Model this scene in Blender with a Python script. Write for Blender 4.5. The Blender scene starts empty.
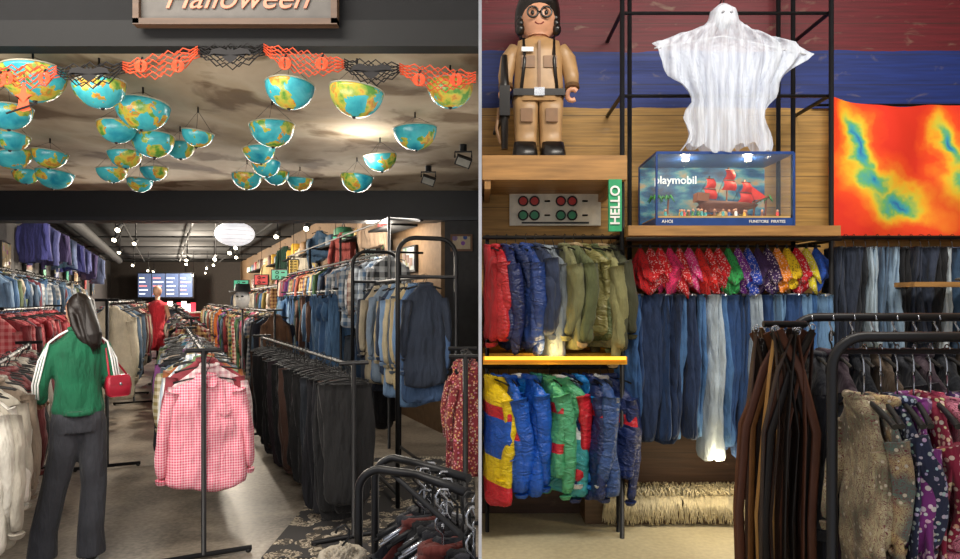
import bpy, math, random
from mathutils import Matrix, Vector
R = random.Random(7)
TAU = math.tau
S = bpy.context.scene
S.view_settings.view_transform = 'Standard'

# ------------------------------------------------------------------ materials
def newmat(name):
    m = bpy.data.materials.new(name); m.use_nodes = True
    nt = m.node_tree
    return m, nt, nt.nodes['Principled BSDF']
def setin(nt, sock, v):
    if isinstance(v, bpy.types.NodeSocket): nt.links.new(v, sock)
    elif isinstance(v, (tuple, list)): sock.default_value = (v[0], v[1], v[2], 1.0) if len(sock.default_value) == 4 else v
    else: sock.default_value = v
def mixc(nt, f, a, b, blend='MIX'):
    n = nt.nodes.new('ShaderNodeMix'); n.data_type = 'RGBA'; n.blend_type = blend
    setin(nt, n.inputs[0], f); setin(nt, n.inputs[6], a); setin(nt, n.inputs[7], b)
    return n.outputs[2]
def math_(nt, op, a, b=0.0, c=0.0):
    n = nt.nodes.new('ShaderNodeMath'); n.operation = op
    setin(nt, n.inputs[0], a); setin(nt, n.inputs[1], b); setin(nt, n.inputs[2], c)
    return n.outputs[0]
def coords(nt, scale=(1, 1, 1), loc=(0, 0, 0)):
    t = nt.nodes.new('ShaderNodeTexCoord'); m = nt.nodes.new('ShaderNodeMapping')
    nt.links.new(t.outputs['Object'], m.inputs[0])
    m.inputs['Scale'].default_value = scale; m.inputs['Location'].default_value = loc
    return m.outputs[0]
def noise_(nt, vec, scale, detail=3, dist=0.0):
    n = nt.nodes.new('ShaderNodeTexNoise'); nt.links.new(vec, n.inputs['Vector'])
    n.inputs['Scale'].default_value = scale; n.inputs['Detail'].default_value = detail
    n.inputs['Distortion'].default_value = dist
    return n.outputs[0]
def voro(nt, vec, scale, out='Distance'):
    n = nt.nodes.new('ShaderNodeTexVoronoi'); nt.links.new(vec, n.inputs['Vector'])
    n.inputs['Scale'].default_value = scale
    return n.outputs[out]
def ramp(nt, fac, stops, const=False):
    n = nt.nodes.new('ShaderNodeValToRGB'); nt.links.new(fac, n.inputs[0])
    cr = n.color_ramp
    if const: cr.interpolation = 'CONSTANT'
    while len(cr.elements) < len(stops): cr.elements.new(0.5)
    for e, (p, c) in zip(cr.elements, stops):
        e.position = p; e.color = (c[0], c[1], c[2], 1)
    return n.outputs[0]
def bump(nt, bs, h, strength=.4, dist=.02):
    n = nt.nodes.new('ShaderNodeBump'); n.inputs['Strength'].default_value = strength
    n.inputs['Distance'].default_value = dist
    nt.links.new(h, n.inputs['Height']); nt.links.new(n.outputs[0], bs.inputs['Normal'])
def hexc(h):
    h = h.lstrip('#'); r = [int(h[i:i+2], 16)/255 for i in (0, 2, 4)]
    return tuple(x/12.92 if x <= .04045 else ((x+.055)/1.055)**2.4 for x in r)
_c = {}
def pm(h, rough=.6, metal=0., emis=0., name=None):
    k = ('p', h, rough, metal, emis)
    if k in _c: return _c[k]
    m, nt, bs = newmat(name or 'surface_'+h.strip('#'))
    c = hexc(h)
    n = noise_(nt, coords(nt), 14, 4)
    f = ramp(nt, n, [(.3, (.82,)*3), (.7, (1.1,)*3)])
    nt.links.new(mixc(nt, 1.0, c, f, 'MULTIPLY'), bs.inputs['Base Color'])
    bs.inputs['Roughness'].default_value = rough; bs.inputs['Metallic'].default_value = metal
    if emis:
        bs.inputs['Emission Color'].default_value = (*c, 1); bs.inputs['Emission Strength'].default_value = emis
    _c[k] = m; return m
def fab(h, kind='plain', h2='#ffffff', sc=1.0):
    k = (h, kind, h2, sc)
    if k in _c: return _c[k]
    m, nt, bs = newmat('fabric_%s_%s' % (kind, h.strip('#')))
    c, c2 = hexc(h), hexc(h2)
    v = coords(nt)
    if kind in ('plain', 'nylon'): col = mixc(nt, noise_(nt, v, 60, 2), c, tuple(x*.82 for x in c))
    elif kind == 'denim':
        n = noise_(nt, coords(nt, (1, 1, .2)), 16, 4)
        f = ramp(nt, n, [(.42, (0, 0, 0)), (.75, (.6, .6, .6))])
        col = mixc(nt, f, c, tuple(min(1, x*1.5+.02) for x in c))
        col = mixc(nt, math_(nt, 'MULTIPLY', noise_(nt, v, 160, 2), .4), col, tuple(x*.4 for x in c))
    elif kind in ('gingham', 'plaid', 'stripe'):
        s = nt.nodes.new('ShaderNodeSeparateXYZ'); nt.links.new(v, s.inputs[0])
        xx = math_(nt, 'ADD', s.outputs[0], math_(nt, 'MULTIPLY', s.outputs[1], .45))
        a = math_(nt, 'GREATER_THAN', math_(nt, 'SINE', math_(nt, 'MULTIPLY', xx, 330*sc)), 0)
        b = math_(nt, 'GREATER_THAN', math_(nt, 'SINE', math_(nt, 'MULTIPLY', s.outputs[2], 330*sc)), 0)
        if kind == 'stripe': f = a
        else: f = math_(nt, 'MULTIPLY', math_(nt, 'ADD', a, b), .5)
        col = mixc(nt, f, c, c2)
    elif kind == 'floral':
        d = voro(nt, v, 38*sc)
        cc = voro(nt, v, 38*sc, 'Color')
        f = math_(nt, 'LESS_THAN', d, .38)
        col = mixc(nt, f, c, mixc(nt, .25, c2, cc))
    elif kind == 'dots':
        d = voro(nt, v, 48*sc); r_ = math_(nt, 'LESS_THAN', math_(nt, 'ABSOLUTE', math_(nt, 'SUBTRACT', d, .28)), .05)
        f = math_(nt, 'MAXIMUM', r_, math_(nt, 'LESS_THAN', d, .1))
        col = mixc(nt, f, c, c2)
    elif kind == 'paisley':
        n = noise_(nt, v, 26*sc, 2, 3.0); n2 = noise_(nt, v, 11*sc, 2)
        base = ramp(nt, n2, [(.4, c), (.55, c2)])
        col = mixc(nt, ramp(nt, n, [(0, (0, 0, 0)), (.42, (1, 1, 1)), (.455, (0, 0, 0)), (.53, (1, 1, 1)), (.56, (0, 0, 0)), (.63, (1, 1, 1)), (.67, (0, 0, 0))], True), base, (.16, .03, .04))
        col = mixc(nt, math_(nt, 'LESS_THAN', voro(nt, v, 40*sc), .2), col, (.60, .52, .40))
    f = ramp(nt, noise_(nt, v, 7, 3), [(.3, (.78,)*3), (.7, (1.12,)*3)])
    nt.links.new(mixc(nt, 1.0, col, f, 'MULTIPLY'), bs.inputs['Base Color'])
    ny = kind == 'nylon'
    bs.inputs['Roughness'].default_value = .38 if ny else .85
    bs.inputs['Sheen Weight'].default_value = .0 if ny else .08
    hh = math_(nt, 'ADD', noise_(nt, coords(nt, (1, 1, .3)), 20, 3), math_(nt, 'MULTIPLY', noise_(nt, coords(nt, (1, 1, .14)), 9, 2), 1.5))
    if ny: hh = math_(nt, 'ADD', noise_(nt, coords(nt, (.7, .7, 1.3)), 16, 4, 1.0), math_(nt, 'MULTIPLY', noise_(nt, coords(nt, (1, 1, .3)), 9, 2), 1.2))
    bump(nt, bs, hh, .9, .035)
    _c[k] = m; return m

BLACK = pm('#17171a', .45, .2, name='black_steel')
BLKR = pm('#08090b', 1., name='matt_black_steel')
BLKP = pm('#101012', .5, name='black_plastic')
CHROME = pm('#b8bcc4', .25, .9, name='chrome')
WHITE = pm('#f0efec', .6, name='white_paint')
SKIN = pm('#c99a80', .55, name='skin')
CLOUD = bpy.data.textures.new('cloth_crumple', 'CLOUDS'); CLOUD.noise_scale = .11; CLOUD.noise_depth = 2

# ------------------------------------------------------------------ mesh builder
class MB:
    def __init__(s): s.v = []; s.f = []; s.mi = []; s.sm = []; s.mats = []
    def add(s, vs, fs, mat, smooth=True):
        if mat not in s.mats: s.mats.append(mat)
        i = s.mats.index(mat); o = len(s.v)
        s.v += [tuple(p) for p in vs]
        for f in fs: s.f.append(tuple(o+a for a in f)); s.mi.append(i); s.sm.append(smooth)
    def obj(s, name, parent=None, crumple=0.):
        me = bpy.data.meshes.new(name); me.from_pydata(s.v, [], s.f)
        for m in s.mats: me.materials.append(m)
        me.polygons.foreach_set('material_index', s.mi); me.polygons.foreach_set('use_smooth', s.sm)
        me.update()
        o = bpy.data.objects.new(name, me); S.collection.objects.link(o)
        if parent: o.parent = parent
        if crumple:
            isf = [m.name.startswith('fabric_') for m in s.mats]; idx = set()
            for f, k in zip(s.f, s.mi):
                if isf[k]: idx.update(f)
            vg = o.vertex_groups.new(name='cloth'); vg.add(list(idx), 1., 'REPLACE')
            sb = o.modifiers.new('subdivide', 'SUBSURF'); sb.levels = 1; sb.render_levels = 1
            dm = o.modifiers.new('crumple', 'DISPLACE'); dm.texture = CLOUD; dm.texture_coords = 'LOCAL'; dm.strength = crumple; dm.mid_level = .5; dm.vertex_group = 'cloth'
        return o
def empty(name):
    e = bpy.data.objects.new(name, None); S.collection.objects.link(e); e.empty_display_size = .1
    return e
I4 = Matrix.Identity(4)
def T(x, y, z): return Matrix.Translation((x, y, z))
def RZ(a): return Matrix.Rotation(a, 4, 'Z')
def box(b, c, s, mat, M=I4, taper=1.0):
    x, y, z = s[0]/2, s[1]/2, s[2]/2; vs = []
    for dz in (-1, 1):
        k = taper if dz > 0 else 1
        for dx, dy in ((-1, -1), (1, -1), (1, 1), (-1, 1)):
            vs.append(M @ Vector((c[0]+dx*x*k, c[1]+dy*y*k, c[2]+dz*z)))
    b.add(vs, [(3, 2, 1, 0), (4, 5, 6, 7), (0, 1, 5, 4), (1, 2, 6, 5), (2, 3, 7, 6), (3, 0, 4, 7)], mat, False)
def loft(b, rings, mat, M=I4, cap=True, mats=None):
    n = len(rings[0]); vs = [M @ Vector(p) for r in rings for p in r]
    for k in range(len(rings)-1):
        fs = [(k*n+i, k*n+(i+1) % n, (k+1)*n+(i+1) % n, (k+1)*n+i) for i in range(n)]
        if k == 0: b.add(vs, fs, mats[0] if mats else mat); base = len(b.v)-len(vs)
        else:
            mm = mats[k] if mats else mat
            if mm not in b.mats: b.mats.append(mm)
            for f in fs: b.f.append(tuple(base+a for a in f)); b.mi.append(b.mats.index(mm)); b.sm.append(True)
    if cap:
        for ring in (range(n), range((len(rings)-1)*n, len(rings)*n)):
            b.f.append(tuple(base+a for a in ring)); b.mi.append(b.mats.index(mats[0] if mats else mat)); b.sm.append(False)
def tube(b, pts, r, mat, seg=8, M=I4, closed=False, flat=1.0):
    pts = [Vector(p) for p in pts]; rings = []
    L = len(pts); up = None
    for i, p in enumerate(pts):
        a = pts[i-1] if (i > 0 or closed) else pts[i]
        c = pts[(i+1) % L] if (i < L-1 or closed) else pts[i]
        t = (c-a).normalized() if (c-a).length > 1e-9 else Vector((0, 0, 1))
        if up is None:
            up = Vector((0, 0, 1)) if abs(t.z) < .9 else Vector((0, 1, 0))
        u = (up - t*up.dot(t)).normalized(); w = t.cross(u); up = u
        rr = r[i] if isinstance(r, (list, tuple)) else r
        rings.append([p + u*rr*math.cos(TAU*k/seg) + w*rr*flat*math.sin(TAU*k/seg) for k in range(seg)])
    if closed: rings.append(rings[0])
    loft(b, rings, mat, M, cap=not closed)
def ell(b, c, r, mat, M=I4, seg=16, rows=10, z0=-1., z1=1.):
    rings = []
    a0, a1 = math.asin(z0), math.asin(z1)
    for i in range(rows+1):
        a = a0+(a1-a0)*i/rows
        k = max(math.cos(a), .01)
        rings.append([(c[0]+r[0]*k*math.cos(TAU*j/seg), c[1]+r[1]*k*math.sin(TAU*j/seg), c[2]+r[2]*math.sin(a)) for j in range(seg)])
    loft(b, rings, mat, M)
def arc(c, r, a0, a1, n, ax=(1, 0, 0), ay=(0, 0, 1)):
    c = Vector(c); ax = Vector(ax); ay = Vector(ay)
    return [c + ax*r*math.cos(a0+(a1-a0)*i/n) + ay*r*math.sin(a0+(a1-a0)*i/n) for i in range(n+1)]
def slab(name, x0, x1, y0, y1, z0, z1, mat):
    b = MB(); box(b, ((x0+x1)/2, (y0+y1)/2, (z0+z1)/2), (x1-x0, y1-y0, z1-z0), mat); return b.obj(name)
def text(s, size, mat, M, parent, name='lettering', ext=.003, shear=0., align='CENTER', bold=0.):
    c = bpy.data.curves.new(name, 'FONT'); c.body = s; c.size = size; c.extrude = ext; c.shear = shear
    c.align_x = align; c.align_y = 'CENTER'; c.offset = bold
    c.materials.append(mat)
    o = bpy.data.objects.new(name, c); S.collection.objects.link(o); o.matrix_world = M; o.parent = parent
    return o
FR = Matrix.Rotation(math.pi/2, 4, 'X')   # text facing -Y

# ------------------------------------------------------------------ garments
def hook(b, M, mat=None, bar=.0):
    mat = mat or BLKP
    tube(b, [(0, 0, -.075), (0, 0, -.03), (.018, 0, -.012), (.02, 0, .008), (.008, 0, .024), (-.012, 0, .02), (-.018, 0, .006)], .0038, mat, 4, M)
    if bar:
        tube(b, [(-bar, 0, -.10), (-bar*.6, 0, -.078), (0, 0, -.066), (bar*.6, 0, -.078), (bar, 0, -.10)], .008, mat, 4, M)
def top(b, M, mat, w=.48, h=.7, sl=.52, th=.05, seed=0, sm=None, bands=None, detail=False, out=.03, slr=.062, hmat=None, puff=0, collar=None, zipm=None, slump=1.):
    r = random.Random(seed); ph = r.uniform(0, 6); hw = w/2
    dr = [r.uniform(0, .05)*slump, r.uniform(0, .05)*slump]; twist = r.uniform(-.25, .25)*slump; nar = r.uniform(.80, .98) if slump else .95
    prof = [(-.055, .05, .035), (-.08, .075, .042), (-.105, hw*.58, th*.7), (-.145, hw*.90, th*.95), (-.21, hw*.95, th)]
    for i in range(1, 9):
        t = i/8; prof.append((-.21-(h-.21)*t, hw*(nar+.10*t*r.uniform(.6, 1.2)), th*(1+.25*t)))
    n = 22; rings = []; ms = []
    for k, (z, a, c) in enumerate(prof):
        t = max(0, (-z-.15)/h); rg = []
        if puff and k > 4: c *= 1+puff*(1 if k % 2 else -1)
        ct, st = math.cos(twist*t), math.sin(twist*t)
        for i in range(n):
            q = TAU*i/n; cx, cy = math.cos(q), math.sin(q)
            x = a*math.copysign(abs(cx)**.85, cx); y = c*math.copysign(abs(cy)**.75, cy)
            fold = .026*t*math.sin(5*x/hw*1.6+ph)+.014*t*math.sin(11*x/hw+ph*2)+.009*math.sin(17*z+ph+4*x)
            y += fold*abs(cy)
            drop = dr[0 if x < 0 else 1]*min(1, abs(x)/hw)*(1 if k > 1 else 0)
            rg.append(((x*ct-y*st)*(1+.03*math.sin(ph+z*9)), x*st+y*ct, z-drop+(.03*math.sin(3*x/hw+ph) if k == len(prof)-1 else 0)))
        rings.append(rg)
        t2 = (-z)/h; m = mat
        if bands:
            for lim, bm in bands:
                if t2 <= lim: m = bm; break
        ms.append(m)
    loft(b, rings, mat, M, True, ms[1:]+[ms[-1]])
    for si, s in enumerate((-1, 1)):
        if sl <= 0: continue
        pts = []; rad = []
        sw = r.uniform(-.07, .07); bend = r.uniform(.0, .05); L = sl*r.uniform(.9, 1.04)
        for i in range(7):
            t = i/6; pts.append((s*(hw*.80+out*t*1.6+.025*math.sin(t*3)-.03*t*slump), sw*t-bend*math.sin(t*3.1), -.155-dr[si]-L*t)); rad.append(slr*(1-.32*t)*(1+puff*.6*(1 if i % 2 else -1)+.07*math.sin(i*2.3+ph)))
        tube(b, pts, rad, sm or mat, 8, M, flat=.7)
        tube(b, [pts[-1], (pts[-1][0], pts[-1][1], pts[-1][2]-.035)], rad[-1]*1.08, collar or sm or mat, 8, M, flat=.75)
    cm = collar or sm or mat
    tube(b, arc((0, 0, -.06), .055, 0, TAU, 10, (1, 0, 0), (0, .8, .12))[:-1], .014, cm, 6, M, closed=True)
    if detail:
        y = -th*1.14-.004
        if slump == 0:
            box(b, (0, y, -(h+.1)/2), (.03, .014, h-.13), zipm or mat, M)
            for i in range(6): ell(b, (0, y-.012, -.14-i*(h-.22)/5), (.006, .004, .006), WHITE, M, 8, 4)
            box(b, (.11, y+.0, -.27), (.09, .012, .1), mat, M)
        else:
            pts = []
            for k in range(3, len(prof)):
                z, a, c = prof[k]; t = max(0, (-z-.15)/h)
                fold = .026*t*math.sin(ph)+.014*t*math.sin(ph*2)+.009*math.sin(17*z+ph); yy = -c*(1+(puff*(1 if k % 2 else -1) if k > 4 else 0))+fold-.004
                pts.append((-yy*math.sin(twist*t), yy*math.cos(twist*t), z))
            tube(b, pts, .009, zipm or mat, 6, M)
        for s in (-1, 1):
            b.add([M @ Vector(p) for p in ((0, y-.006, -.13), (s*.075, y-.004, -.13), (s*.06, y+.03, -.055), (s*.01, y+.025, -.07))], [(0, 1, 2, 3)], cm, False)
    hook(b, M, hmat, hw*.8)
def pants(b, M, mat, w=.2, h=1.05, th=.03, seed=0, hmat=None, wide=1.):
    r = random.Random(seed); ph = r.uniform(0, 6)
    for s in (-1, 1):
        rings = []; hh = h*r.uniform(.93, 1.03); n = 12; sway = r.uniform(-.05, .05); fl = r.uniform(.9, 1.15)
        for i in range(10):
            t = i/9; z = -.075-(hh-.075)*t
            a = w/2*(1.0+.10*math.sin(t*2.2) - .26*t*wide*(2-fl)) * wide**t; c = th*(.65+.45*math.sin(min(1, t*1.6)*1.5))
            rg = []
            for k in range(n):
                q = TAU*k/n; x = a*math.copysign(abs(math.cos(q))**.7, math.cos(q)); y = c*math.sin(q)
                rg.append((x+.016*math.sin(z*7+ph+s)+sway*t, y+s*th*.62+.014*math.sin(z*9+ph)*t+.009*math.sin(6*x/w+ph), z))
            rings.append(rg)
        loft(b, rings, mat, M)
    box(b, (0, 0, -.085), (w*1.02, th*2.3, .035), mat, M)
    hook(b, M, hmat); box(b, (0, 0, -.07), (w*1.05, .012, .016), hmat or BLKP, M)
    for s in (-1, 1): box(b, (s*w*.4, 0, -.078), (.02, th*2.6, .03), hmat or BLKP, M)
def place(p, ang, yaw=0): return T(*p) @ RZ(ang-math.pi/2+yaw)
def fill(b, p0, p1, z, gen, spacing=.06, jit=.12, seed=1, yaw=0., x0=0.):
    r = random.Random(seed); d = Vector((p1[0]-p0[0], p1[1]-p0[1])); L = d.length; d.normalize()
    ang = math.atan2(d.y, d.x); t = spacing*.5; i = 0
    while t < L-spacing*.3:
        M = place((p0[0]+d.x*t, p0[1]+d.y*t, z+.005), ang, yaw+r.uniform(-jit, jit))
        M = M @ T(x0+r.uniform(-.035, .035), 0, 0)
        gen(b, M, i, r); t += spacing*r.uniform(.65, 1.4); i += 1
def rackframe(b, p0, p1, z, kind='T', mat=None, rad=.014):
    mat = mat or BLACK
    d = Vector((p1[0]-p0[0], p1[1]-p0[1], 0)).normalized(); w = Vector((-d.y, d.x, 0))
    A = Vector((p0[0], p0[1], z)); Bq = Vector((p1[0], p1[1], z))
    if kind == 'T':
        A2, B2 = A-d*.04, Bq+d*.04
        tube(b, [A2, B2], rad, mat)
        for q in (A2, B2):
            tube(b, [(q.x, q.y, .03), (q.x, q.y, z+.02)], rad*1.15, mat)
            tube(b, [Vector((q.x, q.y, .03))-w*.28, Vector((q.x, q.y, .03))+w*.28], rad*1.15, mat)
            for s in (-1, 1): ell(b, Vector((q.x, q.y, .015))+w*.26*s, (.02, .02, .015), BLKP, seg=8, rows=4)
            tube(b, [Vector((q.x, q.y, z+.02))-w*.1, Vector((q.x, q.y, z+.02))+w*.1], rad, mat)
    elif kind == 'loop':
        tube(b, [A, Bq], rad, mat)
        for q, s in ((A, -1), (Bq, 1)):
            q = q+d*.03*s
            pts = [Vector((q.x, q.y, .02))-w*.24] + arc(Vector((q.x, q.y, z+.16))-w*.10, .14, math.pi, math.pi/2, 5, w, (0, 0, 1)) + arc(Vector((q.x, q.y, z+.16))+w*.10, .14, math.pi/2, 0, 5, w, (0, 0, 1)) + [Vector((q.x, q.y, .02))+w*.24]
            tube(b, pts, rad*1.3, mat); tube(b, [Vector((q.x, q.y, z))-w*.24, Vector((q.x, q.y, z))+w*.24], rad, mat)
        for s in (-1, 1): tube(b, [Vector((A.x, A.y, .12))+w*.24*s, Vector((Bq.x, Bq.y, .12))+w*.24*s], rad, mat)
def rack(name, p0, p1, z, gen, spacing=.06, kind='T', seed=1, jit=.2, yaw=0., x0=0., clampx=None, crumple=0.):
    e = empty(name); b = MB()
    rackframe(b, p0, p1, z, kind)
    g = MB(); fill(g, p0, p1, z, gen, spacing, jit, seed, yaw, x0)
    if clampx is not None:
        for q in (b, g): q.v = [(min(x, clampx), y, z_) for x, y, z_ in q.v]
    b.obj('rack_frame', e); g.obj('hanging_garments', e, crumple)
    return e
def gmix(pal, w=.46, h=.72, th=.03, sl=.5, pp=.15):
    def g(b, M, i, r):
        m = r.choice(pal)
        if r.random() < pp: pants(b, M, m, w=.34, h=h*r.uniform(.95, 1.25), th=.02, seed=r.randrange(999))
        else: top(b, M, m, w=w*r.uniform(.78, 1.1), h=h*r.uniform(.65, 1.15), sl=sl*r.choice([.35, .8, 1, 1.05]), th=th*r.uniform(.7, 1.2), seed=r.randrange(999), collar=r.choice(pal) if r.random() < .2 else None)
    return g
def gpants(pal, w=.24, h=1.0, th=.02, wide=1., drop=0.):
    def g(b, M, i, r):
        if drop: hook(b, M); tube(b, [(0, 0, -.07), (0, 0, -.07-drop)], .0035, BLKP, 4, M); tube(b, [(-w*.42, 0, -.10-drop*.6), (0, 0, -.07-drop*.3), (w*.42, 0, -.10-drop*.6)], .007, BLKP, 5, M)
        pants(b, M @ T(0, 0, -drop), r.choice(pal), w=w*r.uniform(.7, 1.12), h=h*r.uniform(.85, 1.04), th=th, seed=r.randrange(999), wide=wide)
    return g

# ------------------------------------------------------------------ camera (eye height 1.6 m)
cam = bpy.data.cameras.new('camera'); co = bpy.data.objects.new('camera', cam); S.collection.objects.link(co)
co.location = (0, 0, 1.6); co.rotation_euler = (math.pi/2, 0, 0); cam.lens = 24; cam.sensor_width = 36
cam.shift_y = .0214; cam.clip_start = .05; S.camera = co

# ------------------------------------------------------------------ room shell
def m_ceiling():
    m, nt, bs = newmat('aged_plaster_ceiling'); v = coords(nt)
    a = noise_(nt, v, .8, 6, .6); b_ = noise_(nt, v, 6, 6)
    c = ramp(nt, a, [(.3, hexc('#80684e')), (.42, hexc('#a8927a')), (.5, hexc('#c4b49c')), (.58, hexc('#b09a7c')), (.7, hexc('#86705a'))])
    c = mixc(nt, math_(nt, 'MULTIPLY', b_, .5), c, hexc('#cbbda6'))
    s = ramp(nt, noise_(nt, coords(nt, (1, 1, 1), (5, 2, 0)), 1.7, 7, .4), [(.54, (1, 1, 1)), (.62, (.40, .33, .26))])
    nt.links.new(mixc(nt, 1., c, s, 'MULTIPLY'), bs.inputs['Base Color']); bs.inputs['Roughness'].default_value = .8
    bump(nt, bs, b_, .3, .02); return m
def m_floor(a, b_, rough, name, sc=1.2):
    m, nt, bs = newmat(name); v = coords(nt)
    n = noise_(nt, v, sc, 6, .6); n2 = noise_(nt, v, 30, 3)
    c = ramp(nt, n, [(.3, hexc(a)), (.48, tuple((x+y)/2 for x, y in zip(hexc(a), hexc(b_)))), (.62, hexc(b_))])
    c = mixc(nt, .35, c, ramp(nt, n2, [(.35, hexc(a)), (.65, hexc(b_))]))
    nt.links.new(c, bs.inputs['Base Color']); bs.inputs['Roughness'].default_value = rough
    bump(nt, bs, n2, .08, .005); return m
def m_wallR():
    m, nt, bs = newmat('painted_plank_wall')
    v = coords(nt); s = nt.nodes.new('ShaderNodeSeparateXYZ'); nt.links.new(v, s.inputs[0])
    n = noise_(nt, coords(nt, (1.5, 1, 6)), 1.5, 5)
    z = math_(nt, 'ADD', s.outputs[2], math_(nt, 'MULTIPLY', math_(nt, 'SUBTRACT', n, .5), .06))
    f = math_(nt, 'DIVIDE', z, 4.6)
    c = ramp(nt, f, [(0, hexc('#4a3426')), (.16, hexc('#8a6a42')), (.30, hexc('#b08848')), (3.03/4.6, hexc('#102a72')), (3.46/4.6, hexc('#5e0f1c'))], True)
    g = noise_(nt, coords(nt, (.6, 1, 14)), 4, 5)
    c = mixc(nt, 1., c, ramp(nt, g, [(.3, (.62,)*3), (.7, (1.2,)*3)]), 'MULTIPLY')
    wear = ramp(nt, noise_(nt, coords(nt, (1, 1, 2)), 6, 6, .5), [(.62, (0, 0, 0)), (.74, (.4, .4, .4))])
    c = mixc(nt, wear, c, hexc('#8a7a66'))
    ln = math_(nt, 'GREATER_THAN', math_(nt, 'FRACT', math_(nt, 'MULTIPLY', s.outputs[2], 4.35)), .97)
    c = mixc(nt, math_(nt, 'MULTIPLY', ln, .6), c, (.02, .015, .01))
    nt.links.new(c, bs.inputs['Base Color']); bs.inputs['Roughness'].default_value = .6
    bump(nt, bs, g, .25, .01); return m
def m_wood(h, name='plywood'):
    m, nt, bs = newmat(name)
    g = noise_(nt, coords(nt, (1, 8, 12)), 3, 5)
    c = mixc(nt, 1., hexc(h), ramp(nt, g, [(.3, (.65,)*3), (.7, (1.2,)*3)]), 'MULTIPLY')
    nt.links.new(c, bs.inputs['Base Color']); bs.inputs['Roughness'].default_value = .5; return m
DARKW = pm('#3a3430', .8, name='dark_wall_paint'); DARKC = pm('#101114', .95, name='black_ceiling_paint')
GREYW = pm('#4b4d52', .8, name='grey_wall_paint'); FASC = pm('#0c0d10', .85, name='charcoal_fascia_paint')
slab('floor_left', -20, 0, -1, 29, -.1, 0, m_floor('#4a443e', '#a89c8c', .4, 'worn_concrete_floor', 1.8))
slab('floor_right', 0, 4.7, -1, 4.9, -.1, 0, m_floor('#b4a888', '#ddd2b0', .5, 'pale_screed_floor'))
slab('wall_partition', -.003, .0035, 1.3, 4.9, 0, 4.6, pm('#f4f4f4', .7, name='white_partition_paint'))
slab('wall_back_right', .004, 4.7, 4.8, 4.9, 0, 4.6, m_wallR())
slab('wall_right', 4.6, 4.7, -1, 4.8, 0, 4.6, pm('#8f7a5c', .8))
slab('ceiling_high', -6.6, 4.7, -1, 3.2, 4.6, 4.7, GREYW)
slab('ceiling_right', 0, 4.7, 3.2, 4.9, 4.6, 4.7, GREYW)
slab('ceiling_left', -6.6, -.004, 3.3, 7.6, 2.9, 3.0, m_ceiling())
slab('trim_front_beam', -6.6, -.004, 3.2, 3.3, 2.87, 3.0, pm('#08090b', .7))
slab('wall_fascia', -6.6, -.004, 3.2, 3.3, 3.0, 4.6, FASC)
slab('trim_rear_beam', -7.2, -.004, 7.6, 7.8, 2.57, 2.95, pm('#14171d', .55))
slab('trim_lower_flange', -7.2, -.004, 7.55, 7.85, 2.54, 2.585, pm('#20242c', .5))
slab('wall_left', -6.7, -6.6, -1, 7.6, 0, 4.6, GREYW)
slab('wall_partition_rear', -.003, .1, 4.9, 7.7, 0, 3.0, GREYW)
slab('ceiling_rear', -20, .1, 7.8, 29, 3.3, 3.4, DARKC)
def skewwall(name, xa, y0, y1, mat):
    b = MB(); s = -.49
    f = lambda y: xa+s*(y-7.6)
    vs = [(f(y0), y0, 0), (f(y1), y1, 0), (f(y1)+.1, y1, 0), (f(y0)+.1, y0, 0)]; vs += [(a, c, 3.3) for a, c, _ in vs]
    b.add(vs, [(0, 1, 2, 3), (4, 5, 6, 7), (0, 1, 5, 4), (1, 2, 6, 5), (2, 3, 7, 6), (3, 0, 4, 7)], mat, False); b.obj(name)
skewwall('wall_rear_right', -.42, 7.7, 28.5, pm('#7e6448', .8)); skewwall('wall_rear_left', -6.3, 7.7, 28.5, pm('#4c4a4a', .8))
slab('wall_return', -.42, .0, 7.62, 7.72, 0, 2.57, pm('#3a3a3c', .8))
slab('wall_rear_end', -18, -9, 28.5, 28.6, 0, 3.3, DARKW)
b = MB()
for xo in (-1.6, -3.2, -4.6):
    tube(b, [(xo-.49*(y-7.6), y, 3.14) for y in range(8, 28, 3)], .022, BLKR)
for y in range(10, 28, 3): tube(b, [(-6.1-.49*(y-7.6), y, 3.18), (-.6-.49*(y-7.6), y, 3.18)], .02, BLKR)
tube(b, [(-5.5-.49*(y-7.6), y, 3.08) for y in range(8, 28, 4)], .12, pm('#1c1f24', .8), 14)
b.obj('ceiling_truss')

# ------------------------------------------------------------------ halloween sign
e = empty('halloween_sign'); b = MB()
box(b, (-1.2, 3.17, 3.11), (.95, .03, .28), pm('#5e5a56', .6))
for z in (2.965, 3.255): box(b, (-1.2, 3.155, z), (1.0, .05, .03), m_wood('#5a4230'))
for x in (-1.685, -.715): box(b, (x, 3.155, 3.11), (.03, .05, .31), m_wood('#5a4230'))
b.obj('board', e)
text('Halloween', .165, pm('#d08468', .5), T(-1.2, 3.148, 3.085) @ FR, e, shear=.4)

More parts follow.
